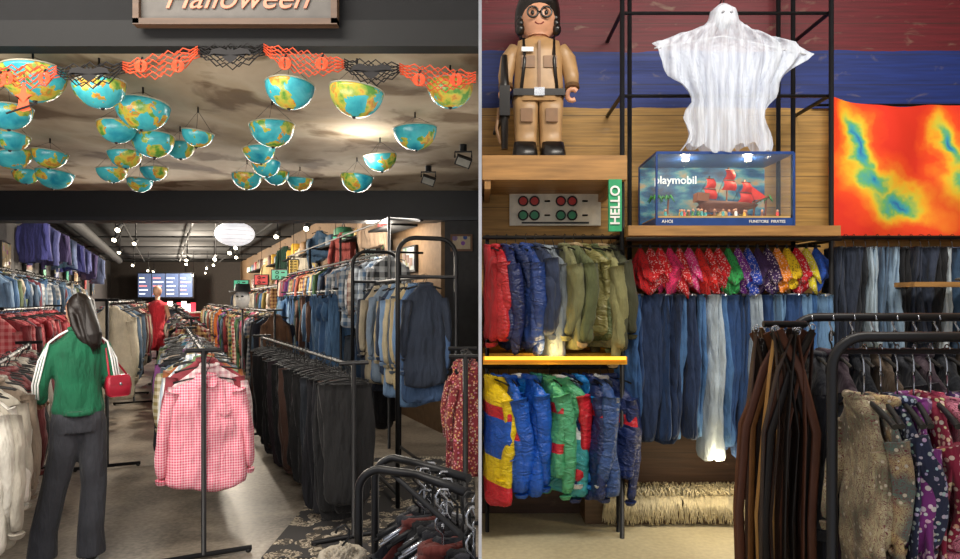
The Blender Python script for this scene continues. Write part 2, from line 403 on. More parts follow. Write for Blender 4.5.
# ------------------------------------------------------------------ globes
def m_globe(seed):
    m, nt, bs = newmat('printed_globe'); v = coords(nt, (1, 1, 1), (seed*3.1, seed*1.7, 0))
    n = noise_(nt, v, 6.5, 6, .4); n2 = noise_(nt, v, 15, 3)
    land = ramp(nt, n2, [(.35, hexc('#5a9a40')), (.46, hexc('#b8c050')), (.53, hexc('#d8b848')), (.60, hexc('#c88038')), (.66, hexc('#8ab050'))])
    sea = ramp(nt, n, [(.3, hexc('#1a86a4')), (.5, hexc('#48bcc8'))])
    f = math_(nt, 'GREATER_THAN', n, .53)
    nt.links.new(mixc(nt, f, sea, land), bs.inputs['Base Color']); bs.inputs['Roughness'].default_value = .25
    return m
GM = [m_globe(i) for i in range(5)]
RIM = pm('#a8a894', .4)
globes = [(-2.333,3.34,2.79,.155),(-2.046,3.437,2.76,.130),(-2.778,3.767,2.73,.126),(-2.057,3.906,2.79,.155),(-2.406,4.242,2.76,.120),(-2.281,4.464,2.73,.138),(-3.457,5.146,2.79,.130),(-2.245,4.79,2.76,.105),(-1.897,4.305,2.73,.101),(-2.854,5.146,2.79,.130),(-3.668,5.016,2.76,.135),(-3.15,5.479,2.73,.124),(-4.221,5.95,2.79,.112),(-3.852,5.8,2.76,.155),(-3.202,6.027,2.73,.113),(-2.939,5.77,2.79,.117),(-1.687,4.884,2.76,.120),(-1.765,5.279,2.73,.115),(-1.897,5.95,2.79,.121),(-2.162,5.939,2.76,.135),(-1.343,4.133,2.73,.142),(-1.756,6.243,2.79,.125),(-1.025,3.453,2.76,.130),(-.662,3.444,2.73,.145),(-.45,4.428,2.79,.152),(-.8,5.12,2.76,.132),(-1.121,5.832,2.73,.148),(-.165,3.542,2.79,.128),(-3.29,4.499,2.76,.112)]
for i, (X, d, zr, r) in enumerate(globes):
    b = MB(); tilt = T(X, d, zr) @ Matrix.Rotation(R.uniform(-.12, .12), 4, 'X') @ Matrix.Rotation(R.uniform(-.15, .15), 4, 'Y')
    ell(b, (0, 0, 0), (r, r, r), GM[i % 5], tilt, 28, 12, -.9999, 0.)
    tube(b, [tilt @ p for p in arc((0, 0, 0), r, 0, TAU, 28, (1, 0, 0), (0, 1, 0))[:-1]], .0045, RIM, 6, closed=True)
    ell(b, (0, 0, -r), (.012, .012, .012), BLKP, tilt, 8, 4)
    for a in (0, 2.1, 4.2): tube(b, [tilt @ Vector((r*math.cos(a), r*math.sin(a), 0)), (X, d, 2.87)], .0012, BLKP, 4)
    tube(b, [(X, d, 2.86), (X, d, 2.899)], .006, BLKP, 5)
    b.obj('half_globe_ornament')

# ------------------------------------------------------------------ garland
ORG = pm('#e0552c', .6); BK = pm('#151214', .7)
path = [(-2.5,2.70),(-2.363,2.722),(-2.067,2.722),(-1.747,2.742),(-1.378,2.82),(-1.058,2.83),(-.6645,2.757),(-.394,2.735),(-.02,2.693)]
cols = [ORG, ORG, BK, ORG, BK, ORG, BK, ORG]
e = empty('paper_halloween_garland'); b = MB()
for k in range(len(path)-1):
    (xa, za), (xb, zb) = path[k], path[k+1]; m = cols[k]; L = math.hypot(xb-xa, zb-za)
    n = max(2, int(L/.036))
    sag = lambda t: -.03*math.sin(math.pi*t)
    for row in range(4):
        for ph in (1, -1):
            pts = []
            for i in range(n+1):
                t = i/n; env = .35+.65*math.sin(math.pi*t)
                zc = za+(zb-za)*t+sag(t)+(row-1.5)*.030*env
                pts.append((xa+(xb-xa)*t, 3.14+.012*ph, zc+ph*.016*env*(1 if i % 2 else -1)))
            tube(b, pts, .0034, m, 4, flat=1.4)
    cx, cz = (xa+xb)/2, (za+zb)/2-.03
    if m is BK:
        out = [(0,.03),(.015,.045),(.02,.03),(.06,.045),(.11,.035),(.13,0),(.10,.008),(.08,-.01),(.055,-.002),(.03,-.03),(0,-.05)]
        prof = out+[(-x, z) for x, z in out[::-1][1:-1]]
        b.add([(cx+x*.8, 3.12, cz+z*.8) for x, z in prof]+[(cx, 3.12, cz)], [(len(prof), i, (i+1) % len(prof)) for i in range(len(prof))], m, False)
    else:
        for s in (-.09, .09):
            for j in range(5): tube(b, arc((cx+s, 3.12, cz-.01), .03, 0, TAU, 12, (.3+.17*j, 0, 0), (0, 0, 1))[:-1], .003, m, 4, closed=True)
            tube(b, [(cx+s, 3.12, cz+.02), (cx+s+.008, 3.12, cz+.035)], .005, BK, 5)
cx, cz = -2.23, 2.60
tube(b, [(cx, 3.13, cz+.12), (cx, 3.13, cz+.05)], .002, BK, 4)
hat = [(-.055,0),(-.02,.012),(-.004,.08),(.01,.075),(.02,.012),(.055,0),(.03,-.01),(.035,-.05),(.045,-.09),(.0,-.10),(-.045,-.09),(-.03,-.05),(-.03,-.01)]
b.add([(cx+x*.8, 3.125, cz+z*.8) for x, z in hat]+[(cx, 3.125, cz-.04)], [(len(hat), i, (i+1) % len(hat)) for i in range(len(hat))], ORG, False)
tube(b, [(cx-.08, 3.12, cz-.09), (cx+.07, 3.12, cz-.04)], .005, BK, 5)
b.obj('paper_net', e)

BULB = pm('#fff0d0', .4, emis=18., name='lit_bulb')
for (X, Y) in ((-.14, 5.35), (-.50, 6.2)):
    e = empty('ceiling_flood_lamp'); b = MB()
    tube(b, [(X, Y, 2.899), (X, Y, 2.84)], .03, BLKP); tube(b, [(X-.07, Y, 2.79), (X-.07, Y, 2.84), (X+.07, Y, 2.84), (X+.07, Y, 2.79)], .008, BLKP, 6)
    M = T(X, Y, 2.76) @ Matrix.Rotation(.5, 4, 'X') @ Matrix.Rotation(.35, 4, 'Y')
    box(b, (0, 0, 0), (.13, .06, .08), BLKP, M); box(b, (0, -.033, 0), (.11, .006, .06), pm('#8a8a84', .3), M)
    b.obj('housing', e)
def spotlamp(X, Y, z=3.1):
    b = MB(); tube(b, [(X, Y, 3.3), (X, Y, z-.1)], .012, BLKP, 6)
    M = T(X, Y, z-.16) @ Matrix.Rotation(-.9, 4, 'X')
    tube(b, [(0, .0, .06), (0, 0, -.07)], [.04, .055], BLKP, 10, M); tube(b, [(0, 0, -.07), (0, 0, -.078)], .036, BULB, 10, M)
    b.obj('track_spotlight')
for i, y in enumerate((9.5, 11, 12.6, 15.5, 18.5, 22, 26)):
    spotlamp(-1.9-.49*(y-7.6)+R.uniform(-.5, .5), y, 3.0-.25*R.random()); spotlamp(-3.2-.49*(y-7.6)+R.uniform(-.4, .4), y+.8, 2.95-.3*R.random()); spotlamp(-4.8-.49*(y-7.6)+R.uniform(-.4, .4), y+.4, 3.0-.2*R.random())
b = MB(); LX, LY, LZ = -3.45, 9.0, 2.53
ell(b, (LX, LY, LZ), (.27, .27, .17), pm('#f2f2f6', .6, emis=.75, name='lit_paper'), seg=24, rows=14)
for k in range(1, 9):
    a = -math.pi/2+math.pi*k/9; tube(b, arc((LX, LY, LZ+.17*math.sin(a)), .271*math.cos(a), 0, TAU, 24, (1, 0, 0), (0, 1, 0))[:-1], .002, pm('#d8d8dc', .6), 4, closed=True)
tube(b, [(LX, LY, LZ+.17), (LX, LY, 3.3)], .004, BLKP, 5); b.obj('paper_lantern')

e = empty('video_screen'); b = MB(); X, Y = -12.8, 26
box(b, (X, Y+.1, 2.2), (2.3, .12, 1.05), BLKP)
for i in range(4):
    box(b, (X-.84+i*.56, Y+.03, 2.2), (.52, .02, .95), pm('#4a5878', .4, emis=.9))
    for j in range(5):
        w_ = R.uniform(.2, .42); box(b, (X-.84+i*.56-(.42-w_)/2, Y+.015, 1.85+j*.16), (w_, .012, .045), pm(R.choice(['#f0f4ff', '#d8e0f0', '#f0f4ff', '#fff0c0', '#f08080']), .5, emis=1.5))
b.obj('panels', e)
e = empty('shop_counter'); b = MB(); box(b, (-12.3, 25, .55), (2.6, .6, 1.1), pm('#b02838', .5)); box(b, (-12.3, 25, 1.12), (2.7, .7, .05), WHITE)
for i in range(14): box(b, (-13.5+i*.18, 24.9, 1.30), (.15, .12, .3+.1*(i % 3)), pm(['#ffffff', '#d83848', '#fff0e0'][i % 3], .5, emis=2.))
b.obj('counter_body', e)

def rwx(y): return -.42-.49*(y-7.6)
pa = math.atan2(1, -.49)
posters = [(8.6,2.15,.5,.35,'#9aa0a0','#5b3d30'),(9.6,2.2,.6,.55,'#2a2a30','#8a7a60'),(11.2,2.35,.5,.5,'#8a2f2a','#c8b8a0'),(12.6,2.3,.3,.9,'#2f7a5a','#9ff0c8'),(14,2.2,.6,.6,'#b09a40','#405080'),(15.5,2.3,.4,.9,'#1f2f40','#56c0a0'),(17,2.1,.7,.5,'#a04030','#e0c090'),(19,2.2,.5,.8,'#2d8060','#c04040'),(21,2.1,.7,.7,'#caa860','#30506a'),(24,2.1,.9,.6,'#8a3040','#d8d0c0')]
for side in (0, 1):
    for y, z, w, h, c1, c2 in (posters[:] if side == 0 else posters[1:9]):
        b = MB(); s = 1 if side == 0 else -1; X = rwx(y)-.03 if side == 0 else -6.15-.49*(y-7.6)
        M = T(X, y, z) @ RZ(pa)
        box(b, (0, 0, 0), (w, .04, h), BLKP, M); box(b, (0, s*.02, 0), (w-.05, .02, h-.05), fab(c1 if side == 0 else c2, 'floral', c2 if side == 0 else c1, .2), M)
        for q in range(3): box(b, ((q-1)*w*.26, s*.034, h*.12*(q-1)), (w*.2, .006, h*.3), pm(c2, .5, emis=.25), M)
        b.obj('wall_poster')
for k, (y, z, w, h, c, dx) in enumerate(((9.4, 2.28, .20, .46, '#a8b8b0', .3), (10.6, 2.36, .13, .62, '#48b890', .5), (12.4, 2.1, .34, .16, '#c84848', .6), (13.6, 2.3, .26, .34, '#c0a050', .6), (15.2, 2.2, .42, .26, '#38987c', .6), (17.5, 2.15, .4, .3, '#b84040', .7), (20.5, 2.1, .5, .3, '#40a888', .9))):
    b = MB(); X = rwx(y)-dx
    box(b, (X, y, z), (w, .05, h), BLKP); box(b, (X, y-.03, z), (w-.05, .01, h-.05), pm(c, .5, emis=.35))
    nq = 5 if h > w else 2
    for q in range(nq):
        zz = z+(q-(nq-1)/2)*h/nq*.85
        tube(b, arc((X-w*.15, y-.045, zz), min(w, h/nq)*.26, 0, TAU, 8)[:-1], .009, pm('#101418'), 4, closed=True); box(b, (X+w*.18, y-.04, zz), (w*.2, .006, h/nq*.25), pm('#101418'))
    tube(b, [(X, y, z+h/2), (X, y, 3.3)], .006, BLKP, 5); b.obj('hanging_shop_sign')
g = MB()
for i, y in enumerate((10, 11, 12, 13, 14.2, 15.5, 17, 19)):
    top(g, place((-5.8-.49*(y-7.6), y, 2.95), pa-.6), fab(['#4c4f98', '#6a70b0', '#4a4070', '#7a8ab8'][i % 4]), w=.55, h=.75*R.uniform(.8, 1.1), th=.05, seed=i)
for i, y in enumerate((8.9, 10.4, 12, 13.6, 15.5, 18)):
    top(g, place((-.85-.49*(y-7.6), y, 2.95-.2*(i % 2)), pa-.9), fab(['#a89078', '#8a3a34', '#3c5a78', '#c8c0b0', '#284a3c', '#b8a070'][i % 6]), w=.46, h=.6, th=.045, seed=i)
g.obj('wall_displayed_jackets')
b = MB()
for i in range(26):
    y = 8.6+i*.55; w_ = R.uniform(.2, .42); h_ = R.uniform(.12, .32); c = R.choice(['#8a6a44', '#b83a38', '#c8b898', '#30506a', '#3a7a5a', '#d8a838', '#e0dcd0', '#5a3a30'])
    M = T(rwx(y)-.32, y, 2.56) @ RZ(pa+R.uniform(-.2, .2)); loft(b, [[(a*dx*w_/2, a*dy*.13, z*h_) for dx, dy in ((-1,-.8),(-.8,-1),(.8,-1),(1,-.8),(1,.8),(.8,1),(-.8,1),(-1,.8))] for z, a in ((0, .95), (.1, 1), (.85, .97), (1, .8))], pm(c), M)
    tube(b, arc((0, 0, h_), w_*.2, 0, math.pi, 8), .008, BLKP, 5, M)
for y in range(9, 23, 2): box(b, (0, 0, 0), (2.2, .34, .03), BLKR, T(rwx(y)-.32, y, 2.545) @ RZ(pa))
b.obj('high_shelf_with_bags')
b = MB(); box(b, (-.22, 7.6, 2.28), (.26, .03, .2), pm('#6a4a34')); box(b, (-.22, 7.58, 2.28), (.21, .01, .15), fab('#b8a890', 'floral', '#40506a', .3)); b.obj('wall_poster')

# ------------------------------------------------------------------ left shop racks
DEN = [fab(c, 'denim') for c in ('#2c4666', '#3c608c', '#547aa4', '#1e2e46', '#7694b4', '#2c4c74')]
DARK = [fab(c) for c in ('#1b1b22', '#222636', '#2a2326', '#17171b', '#342a38', '#1f2c3a')]
MIX = [fab(c) for c in ('#30343e', '#8d3038', '#b4a898', '#3b5a78', '#5a5f62', '#27303a', '#aa5a48', '#d8d0c0', '#3c643a', '#6b3078', '#c5b58a', '#17171c', '#2a7a78', '#c86a30', '#a84a6a', '#6a4a34', '#e0d8c8', '#8a7a40')] + [fab('#9c3038', 'plaid', '#d8c8b8', .3), fab('#34506e', 'plaid', '#c8ccd0', .3), fab('#6a3a2c', 'plaid', '#d8b078', .25), fab('#2c5a44', 'plaid', '#b8a060', .25)]
PINK = fab('#dc4f70', 'gingham', '#f8c8d2', 1.15)
def gp(b, M, i, r):
    if i == 0: top(b, M @ T(.015, 0, -.09), PINK, w=.47, h=.78, sl=.55, th=.055, seed=5, detail=True, out=.04, slr=.07, slump=0); hook(b, M)
    elif i == 1: top(b, M @ T(.03, 0, -.03), fab('#cfa0a8', 'gingham', '#efe0e0', .5), w=.5, h=.8, sl=.5, th=.03, seed=6)
    else:
        m = r.choice([fab('#5b6f86'), fab('#a8b4bc'), fab('#7a9a6a'), fab('#c9b7a6'), fab('#9a3d48'), fab('#3e7f98'), fab('#7a4078'), fab('#1d2028'), fab('#9d8f5a', 'plaid', '#e8e0c8', .4), fab('#b8c8d8', 'stripe', '#ffffff', .5), fab('#607a9a', 'plaid', '#d0d8e0', .4), fab('#b86a3a')])
        top(b, M, m, w=r.uniform(.40, .56), h=r.uniform(.55, .82), sl=.5*r.uniform(.5, 1), th=.026, seed=r.randrange(999))
rack('clothing_rack', (-1.72, 3.98), (-3.25, 7.1), 1.27, gp, .085, seed=3, crumple=.018)
BRN = [fab(c) for c in ('#0f0f13', '#17171c', '#1b171e', '#3e261e', '#101018', '#4a3026', '#0b0b0e', '#1f252e', '#0f0f13', '#2a1c24', '#1c1c20')]
rack('clothing_rack', (-.86, 4.3), (-2.55, 7.5), 1.16, gpants(BRN, w=.40, h=1.03, th=.017, drop=.06), .080, seed=4, jit=.4, crumple=.022)
rack('clothing_rack', (-3.75, 8.3), (-6.6, 14.0), 1.35, gmix(MIX, h=.85), .11, seed=5)
rack('clothing_rack', (-2.7, 8.4), (-5.5, 14.0), 1.45, gmix(MIX+DARK, h=.9), .11, seed=6)
rack('clothing_rack', (-7.2, 15.2), (-10.5, 22.0), 1.45, gmix(MIX+DARK, h=.9), .13, seed=15)
rack('clothing_rack', (-6.1, 15.2), (-9.3, 22.0), 1.45, gmix(MIX+DARK, h=.9), .13, seed=16)
CRM = fab('#d8cab0')
def gc(b, M, i, r):
    m = CRM if i < 2 else r.choice([fab('#d8d0c4'), fab('#2a2c34'), fab('#7d4a3a'), fab('#50302c'), fab('#8a2830'), fab('#b8ac98'), fab('#20242c'), fab('#5a6f84')])
    top(b, M, m, w=.46*r.uniform(.85, 1.05), h=.92 if i < 2 else r.uniform(.6, .95), sl=.55, th=.036, seed=r.randrange(99))
rack('clothing_rack', (-3.55, 6.1), (-5.3, 9.8), 1.58, gc, .10, seed=8, crumple=.025)
rack('clothing_rack', (-5.9, 10.8), (-9, 17.2), 1.55, gmix(MIX, h=.85), .12, seed=18)
def gw(b, M, i, r):
    m = [fab('#d9d4c8'), fab('#b9b2a4'), fab('#e4e0d8')][i % 3] if i < 7 else r.choice([fab('#8a7a6a'), fab('#40444c'), fab('#b8b0a4'), fab('#2a2c30'), fab('#7a3a3c')])
    top(b, M, m, w=.40*r.uniform(.9, 1.05), h=(.85 if i < 4 else .7)*r.uniform(.85, 1.05), sl=.55, th=.042, seed=i)
rack('clothing_rack', (-2.44, 3.02), (-4.02, 5.7), 1.2, gw, .09, seed=9, crumple=.028)
REDS = [fab('#9f2c38'), fab('#b8404a'), fab('#7b2028'), fab('#c05a60'), fab('#aa3038', 'plaid', '#c87878', .3), fab('#5a2a34')]
rack('clothing_rack', (-4.5, 5.9), (-6.0, 9.0), 1.5, gmix(REDS, w=.5, h=.78, th=.033, pp=0), .09, seed=10, crumple=.022)
rack('clothing_rack', (-5.55, 7.2), (-8.9, 14.1), 1.98, gmix([fab('#8aa0b4'), fab('#b8c0c8'), fab('#40566e'), fab('#6a7a58'), fab('#c4b8a4'), fab('#7a3c48'), DEN[2], DEN[4], fab('#8a94a0', 'plaid', '#e0e0e0', .25)], w=.42, h=.75, th=.026), .10, seed=11)
cc = [('#2c3648', 0), ('#46628a', 1), ('#6a8cb4', 1), ('#c8b48a', 0), ('#4a5a6a', 0), ('#d8c8a4', 0), ('#7e9ec4', 1), ('#30405a', 0), ('#d0bc92', 0), ('#8a9eb4', 0), ('#5a7aa4', 1), ('#3c3028', 0), ('#c4b79c', 0)]
def gk(b, M, i, r): c, dn = cc[i % len(cc)]; top(b, M, fab(c, 'denim' if dn else 'plain'), w=.38*r.uniform(.75, 1.08), h=1.04*r.uniform(.8, 1.03), sl=.6*r.uniform(.8, 1), th=.03, seed=i)
rack('clothing_rack', (-.42, 5.0), (-1.02, 6.35), 1.78, gk, .10, kind='loop', seed=12, jit=.35, crumple=.025)
FL = [fab('#3a3c40', 'plaid', '#c8ccd0', .16), fab('#6a7078', 'plaid', '#f0f0f0', .16), fab('#5a7a9c', 'plaid', '#d0d8e0', .2), fab('#9a9fa8'), fab('#2c3038', 'plaid', '#a0a8b0', .2), fab('#b8b0b0'), fab('#6a3a38', 'plaid', '#c8b8a8', .18), fab('#7890ac')]
def gu(b, M, i, r):
    if i < 22: top(b, M, FL[i % 8], w=.46*r.uniform(.8, 1.1), h=.8*r.uniform(.75, 1.08), sl=.55*r.uniform(.7, 1), th=.03, seed=i)
    else: top(b, M, r.choice(DEN+MIX), w=.44*r.uniform(.8, 1.1), h=.75*r.uniform(.7, 1.1), sl=.5, th=.03, seed=i)
e = empty('two_tier_wall_rack'); b = MB()
p0, p1 = (-.98, 6.9), (-3.9, 13.0)
for z in (2.12, 1.22): tube(b, [(p0[0], p0[1], z), (p1[0], p1[1], z)], .014, BLACK)
for t in (0, .33, .66, 1):
    x, y = p0[0]+(p1[0]-p0[0])*t, p0[1]+(p1[1]-p0[1])*t
    tube(b, [(x, y, 0), (x, y, 2.5)], .017, BLACK)
    for z in (2.12, 1.22, 2.48): tube(b, [(x, y, z), (x+.35, y+.17, z)], .012, BLACK)
tube(b, [(p0[0], p0[1], 2.48), (p1[0], p1[1], 2.48)], .014, BLACK); b.obj('rack_frame', e)
g = MB(); fill(g, p0, p1, 2.12, gu, .10, .4, 21); fill(g, p0, p1, 1.22, gpants([*DARK[:3], DEN[3], DEN[0], fab('#3a4450')], w=.34, h=1.0, th=.02), .085, .3, 22)
g.obj('hanging_garments', e, .022)
rack('clothing_rack', (-4.3, 13.6), (-8.0, 21.2), 1.9, gmix(DEN+MIX, h=1.0), .14, seed=23)
rack('clothing_rack', (-1.75, 8.0), (-3.5, 11.6), 1.72, gmix([*DEN, *DEN, fab('#3a4a48'), fab('#6a4a3c'), fab('#2a6a70')], w=.4, h=1.0, th=.024, pp=.7), .09, seed=24, jit=.3)
rack('clothing_rack', (-.09, 3.9), (-.12, 4.45), 1.24, lambda b, M, i, r: top(b, M, fab('#7a242c', 'floral', '#c87a5a', 1.7), w=.22, h=.70, sl=.35, th=.035, seed=i, slr=.04), .08, seed=25, clampx=-.012)

# foreground hoop rack (bottom right of left shop)
e = empty('hoop_clothing_rack'); b = MB()
xa, ya, xb, yb, z = -.30, 1.95, -.04, 1.36, 1.10
d = Vector((xb-xa, yb-ya, 0)).normalized(); w = Vector((-d.y, d.x, 0)); A = Vector((xa, ya, z))
tube(b, [A+d*.03, Vector((xb, yb, z))], .007, BLACK, 10)
for s in (0, 1):
    q = Vector((xa, ya, 0))+d*(.0+.13*s)-w*(.02+.03*s)
    pts = [Vector((q.x-.05*s, q.y, .02))]+arc(Vector((q.x+.06-.05*s, q.y, 1.06)), .06, math.pi, math.pi/2, 6)+[Vector((q.x+.12, q.y-.05, 1.12)), Vector((-.03, q.y-.22, 1.12))]
    tube(b, pts, .012, BLACK, 12)
b.obj('rack_frame', e)
g = MB()
FG = [fab('#15151a'), fab('#1c1c24'), fab('#24262e'), fab('#6d2a22'), fab('#101014'), fab('#3a3a42')]
def gf(b, M, i, r):
    hm = CHROME if i % 2 else BLKP
    top(b, M @ T(0, 0, -.06), FG[i % 6], w=.30, h=.7, sl=.3, th=.010, seed=i, hmat=hm, slr=.03); hook(b, M, hm); tube(b, [(0, 0, -.07), (0, 0, -.12)], .0035, hm, 5, M)
    tube(b, [(-.13, 0, -.17), (-.07, 0, -.145), (0, 0, -.12), (.07, 0, -.145), (.13, 0, -.17)], .006, hm, 6, M)
fill(g, (-.26, 1.86), (-.05, 1.38), 1.10, gf, .036, .12, 31, x0=-.08)
g.v = [(min(x, -.012), y, z) for x, y, z in g.v]
g.obj('hanging_garments', e)
b = MB(); FLC = fab('#c4b8a4')
for i in range(260):
    a = R.uniform(0, TAU); t = R.uniform(0, 1)**.5; x = -.37+.045*t*math.cos(a); y = 1.72+.09*t*math.sin(a); z = .93-.06*t*t
    tube(b, [(x, y, z-.05), (x, y, z), (x+R.uniform(-.015, .015), y+R.uniform(-.015, .015), z+.012)], [.014, .008, .002], FLC, 5)
top(b, place((-.37, 1.72, .97), pa), FLC, w=.14, h=.6, sl=.25, th=.04, seed=3, slr=.035)
b.obj('fluffy_coat')

def m_rug():
    m, nt, bs = newmat('ornate_rug'); v = coords(nt)
    d = voro(nt, v, 9); c = ramp(nt, noise_(nt, v, 12, 3, 1.5), [(.0, hexc('#4c463e')), (.45, hexc('#b0a490')), (.52, hexc('#645a4e')), (.6, hexc('#d0c4b0'))], True)
    nt.links.new(mixc(nt, math_(nt, 'GREATER_THAN', d, .5), c, hexc('#3c3a3a')), bs.inputs['Base Color']); bs.inputs['Roughness'].default_value = .95; return m
b = MB(); box(b, (-.70, 5.2, .006), (1.3, 2.5, .012), m_rug())
for i in range(40):
    for s in (-1, 1): box(b, (-1.32+i*.031, 5.2+s*1.28, .004), (.012, .08, .006), pm('#b8ac98', .9))
b.obj('patterned_rug')

b = MB(); X, Y = -6.15, 12.2
loft(b, [[(X+a*math.cos(TAU*i/16), Y+c*math.sin(TAU*i/16), z+.1) for i in range(16)] for z, a, c in ((.95,.17,.13),(1.1,.13,.1),(1.25,.15,.12),(1.38,.17,.12),(1.45,.14,.09),(1.5,.05,.05))], fab('#c02434'))
loft(b, [[(X+a*math.cos(TAU*i/16), Y+a*.8*math.sin(TAU*i/16), z) for i in range(16)] for z, a in ((.65, .3), (.85, .24), (1.08, .14))], fab('#c02434')); tube(b, [(X, Y, .02), (X, Y, .7)], .02, BLACK); tube(b, [(X, Y, 0), (X, Y, .02)], .16, BLACK, 16)
tube(b, [(X, Y, 1.55), (X, Y, 1.7)], .045, SKIN); ell(b, (X, Y, 1.77), (.075, .09, .11), SKIN)
for s in (-1, 1): tube(b, [(X+s*.16, Y, 1.5), (X+s*.22, Y, 1.25), (X+s*.2, Y-.06, 1.0)], [.045, .035, .025], SKIN)
b.obj('dress_mannequin')
b = MB(); X, Y = -2.95, 7.95
tube(b, [(X, Y, 0), (X, Y, .03)], .14, BLACK, 16); tube(b, [(X, Y, .02), (X, Y, 1.5)], .014, BLACK); ell(b, (X, Y, 1.62), (.085, .1, .13), WHITE)
ell(b, (X, Y-.1, 1.61), (.014, .02, .022), WHITE, seg=8, rows=5)
for s in (-1, 1): ell(b, (X+s*.03, Y-.09, 1.645), (.018, .012, .01), BK, seg=8, rows=5)
tube(b, [(X, Y, 1.7), (X, Y, 1.715)], .16, BLKP, 20); tube(b, [(X, Y, 1.71), (X, Y, 1.8)], [.1, .085], BLKP, 20)
b.obj('mannequin_head_with_hat')

# ------------------------------------------------------------------ woman
def remesh(o, vs=.009, it=4):
    m = o.modifiers.new('remesh', 'REMESH'); m.mode = 'VOXEL'; m.voxel_size = vs; m.use_smooth_shade = True
    s = o.modifiers.new('smooth', 'SMOOTH'); s.iterations = it; s.factor = .5
def rings(lst, n=20):
    return [[(cx+a*math.cos(TAU*i/n), cy+c*math.sin(TAU*i/n), z) for i in range(n)] for (z, a, c, cx, cy) in lst]
W = T(-2.46, 3.92, 0) @ RZ(math.radians(33)) @ Matrix.Diagonal((.84, .9, 1, 1))
woman = empty('woman')
JG = fab('#0a6645'); JW = pm('#f4f4f4', .7); PT = fab('#3c3e46'); HAIR = pm('#1a110d', .4, name='dark_brown_hair')
b = MB()
loft(b, rings([(.90,.160,.118,0,0),(.94,.170,.122,0,0),(1.0,.155,.112,0,0),(1.1,.145,.105,0,0),(1.2,.163,.112,0,0),(1.29,.178,.108,0,0),(1.345,.155,.092,0,0),(1.385,.09,.072,0,0),(1.43,.056,.056,0,.005)]), JG, W)
tube(b, [(0, 0, .905), (0, 0, .935)], .168, JG, 20, W, flat=.72)
LA = [(-.145,0,1.32),(-.185,-.01,1.24),(-.225,-.03,1.10),(-.225,.04,1.01),(-.23,.15,.985)]
RA = [(.145,0,1.32),(.185,.0,1.24),(.215,-.01,1.10),(.20,.08,1.06),(.15,.19,1.10)]
for A in (LA, RA): tube(b, A, [.058, .056, .048, .045, .034], JG, 14, W)
o = b.obj('track_jacket', woman); remesh(o)
b = MB()
for A, s in ((LA, -1), (RA, 1)):
    for k in (-1, 0, 1):
        pts = []
        P_ = [(s*.065, -.01, 1.415), (s*.12, -.035, 1.388)] + list(A)
        rr = [.0, .0, .060, .060, .052, .050, .039]
        for i, (p, q) in enumerate(zip(P_, rr)):
            off = Vector((s*.62, -.78, .45 if i == 2 else 0)).normalized()*q
            tq = Vector((.78*s, .62, 0)).normalized() if i > 2 else Vector((0, 1, 0))
            pts.append(Vector(p)+off+tq*k*.021)
        tube(b, pts, .0062, JW, 5, W)
tube(b, [W @ Vector(p) for p in arc((0, .0, 1.425), .056, 0, TAU, 16, (1, 0, 0), (0, 1, 0))[:-1]], .012, JG, 8, closed=True)
b.obj('jacket_stripes', woman)
b = MB()
loft(b, rings([(.80,.165,.125,0,0),(.88,.172,.128,0,-.005),(.95,.155,.112,0,0)]), PT, W)
for s, fx, fy in ((-1, -.22, .05), (1, .08, -.04)):
    tube(b, [(s*.08, 0, .86), (s*.09, .01, .68), (s*.070+fx*.35, fy*.5+.015, .46), (fx*.95, fy, .2), (fx, fy, .045)], [.098, .094, .084, .086, .096], PT, 16, W)
o = b.obj('trousers', woman); remesh(o)
b = MB()
tube(b, [(0, 0, 1.36), (0, .008, 1.48)], .046, SKIN, 14, W)
HM = W @ T(0, .02, 1.535) @ RZ(math.radians(48)) @ Matrix.Rotation(-.18, 4, 'X')
ell(b, (0, 0, .015), (.07, .084, .082), SKIN, HM, 20, 14); ell(b, (0, .028, -.035), (.052, .055, .06), SKIN, HM, 16, 10)
ell(b, (0, .09, -.012), (.011, .018, .022), SKIN, HM, 10, 6)
for s in (-1, 1): ell(b, (s*.072, 0, -.005), (.01, .018, .028), SKIN, HM, 10, 6)
for A, s in ((LA, -1), (RA, 1)):
    p = Vector(A[-1]); d = (p-Vector(A[-2])).normalized(); side = Vector((1, 0, 0)); dn = Vector((0, 0, -1))
    tube(b, [p-d*.02, p+d*.02, p+d*.09], [.024, .026, .034], SKIN, 12, W, flat=.55)
    for k in range(4):
        o0 = p+d*.085+side*(k-1.5)*.018; L = (.028, .032, .03, .024)[k]
        tube(b, [o0, o0+d*L, o0+d*(L*1.5)+dn*L*.7, o0+d*(L*1.3)+dn*L*1.5], [.0085, .008, .0075, .006], SKIN, 8, W)
    o0 = p+d*.035+side*(-s*.026); tube(b, [o0, o0+side*(-s*.022)+d*.025+dn*.01, o0+side*(-s*.018)+d*.05+dn*.025], [.011, .0095, .007], SKIN, 8, W)
o = b.obj('body', woman); remesh(o, .0045, 2)
b = MB()
for s in (-1, 1):
    ell(b, (s*.028, .078, .012), (.012, .006, .007), WHITE, HM, 10, 6); ell(b, (s*.028, .083, .012), (.0055, .003, .0055), BK, HM, 8, 5)
    tube(b, [(s*.015, .083, .032), (s*.03, .084, .036), (s*.044, .074, .03)], .003, HAIR, 5, HM)
tube(b, [(-.02, .076, -.052), (0, .084, -.05), (.02, .076, -.052)], .005, pm('#a8504e', .5), 6, HM)
b.obj('face_features', woman)
b = MB()
ell(b, (0, -.018, .025), (.077, .084, .082), HAIR, HM, 20, 12)
tube(b, [(0, -.045, .01), (0, -.062, -.05), (0, -.075, -.11), (0, -.085, -.17), (.0, -.085, -.22), (0, -.08, -.26)], [.062, .060, .066, .066, .052, .02], HAIR, 16, HM)
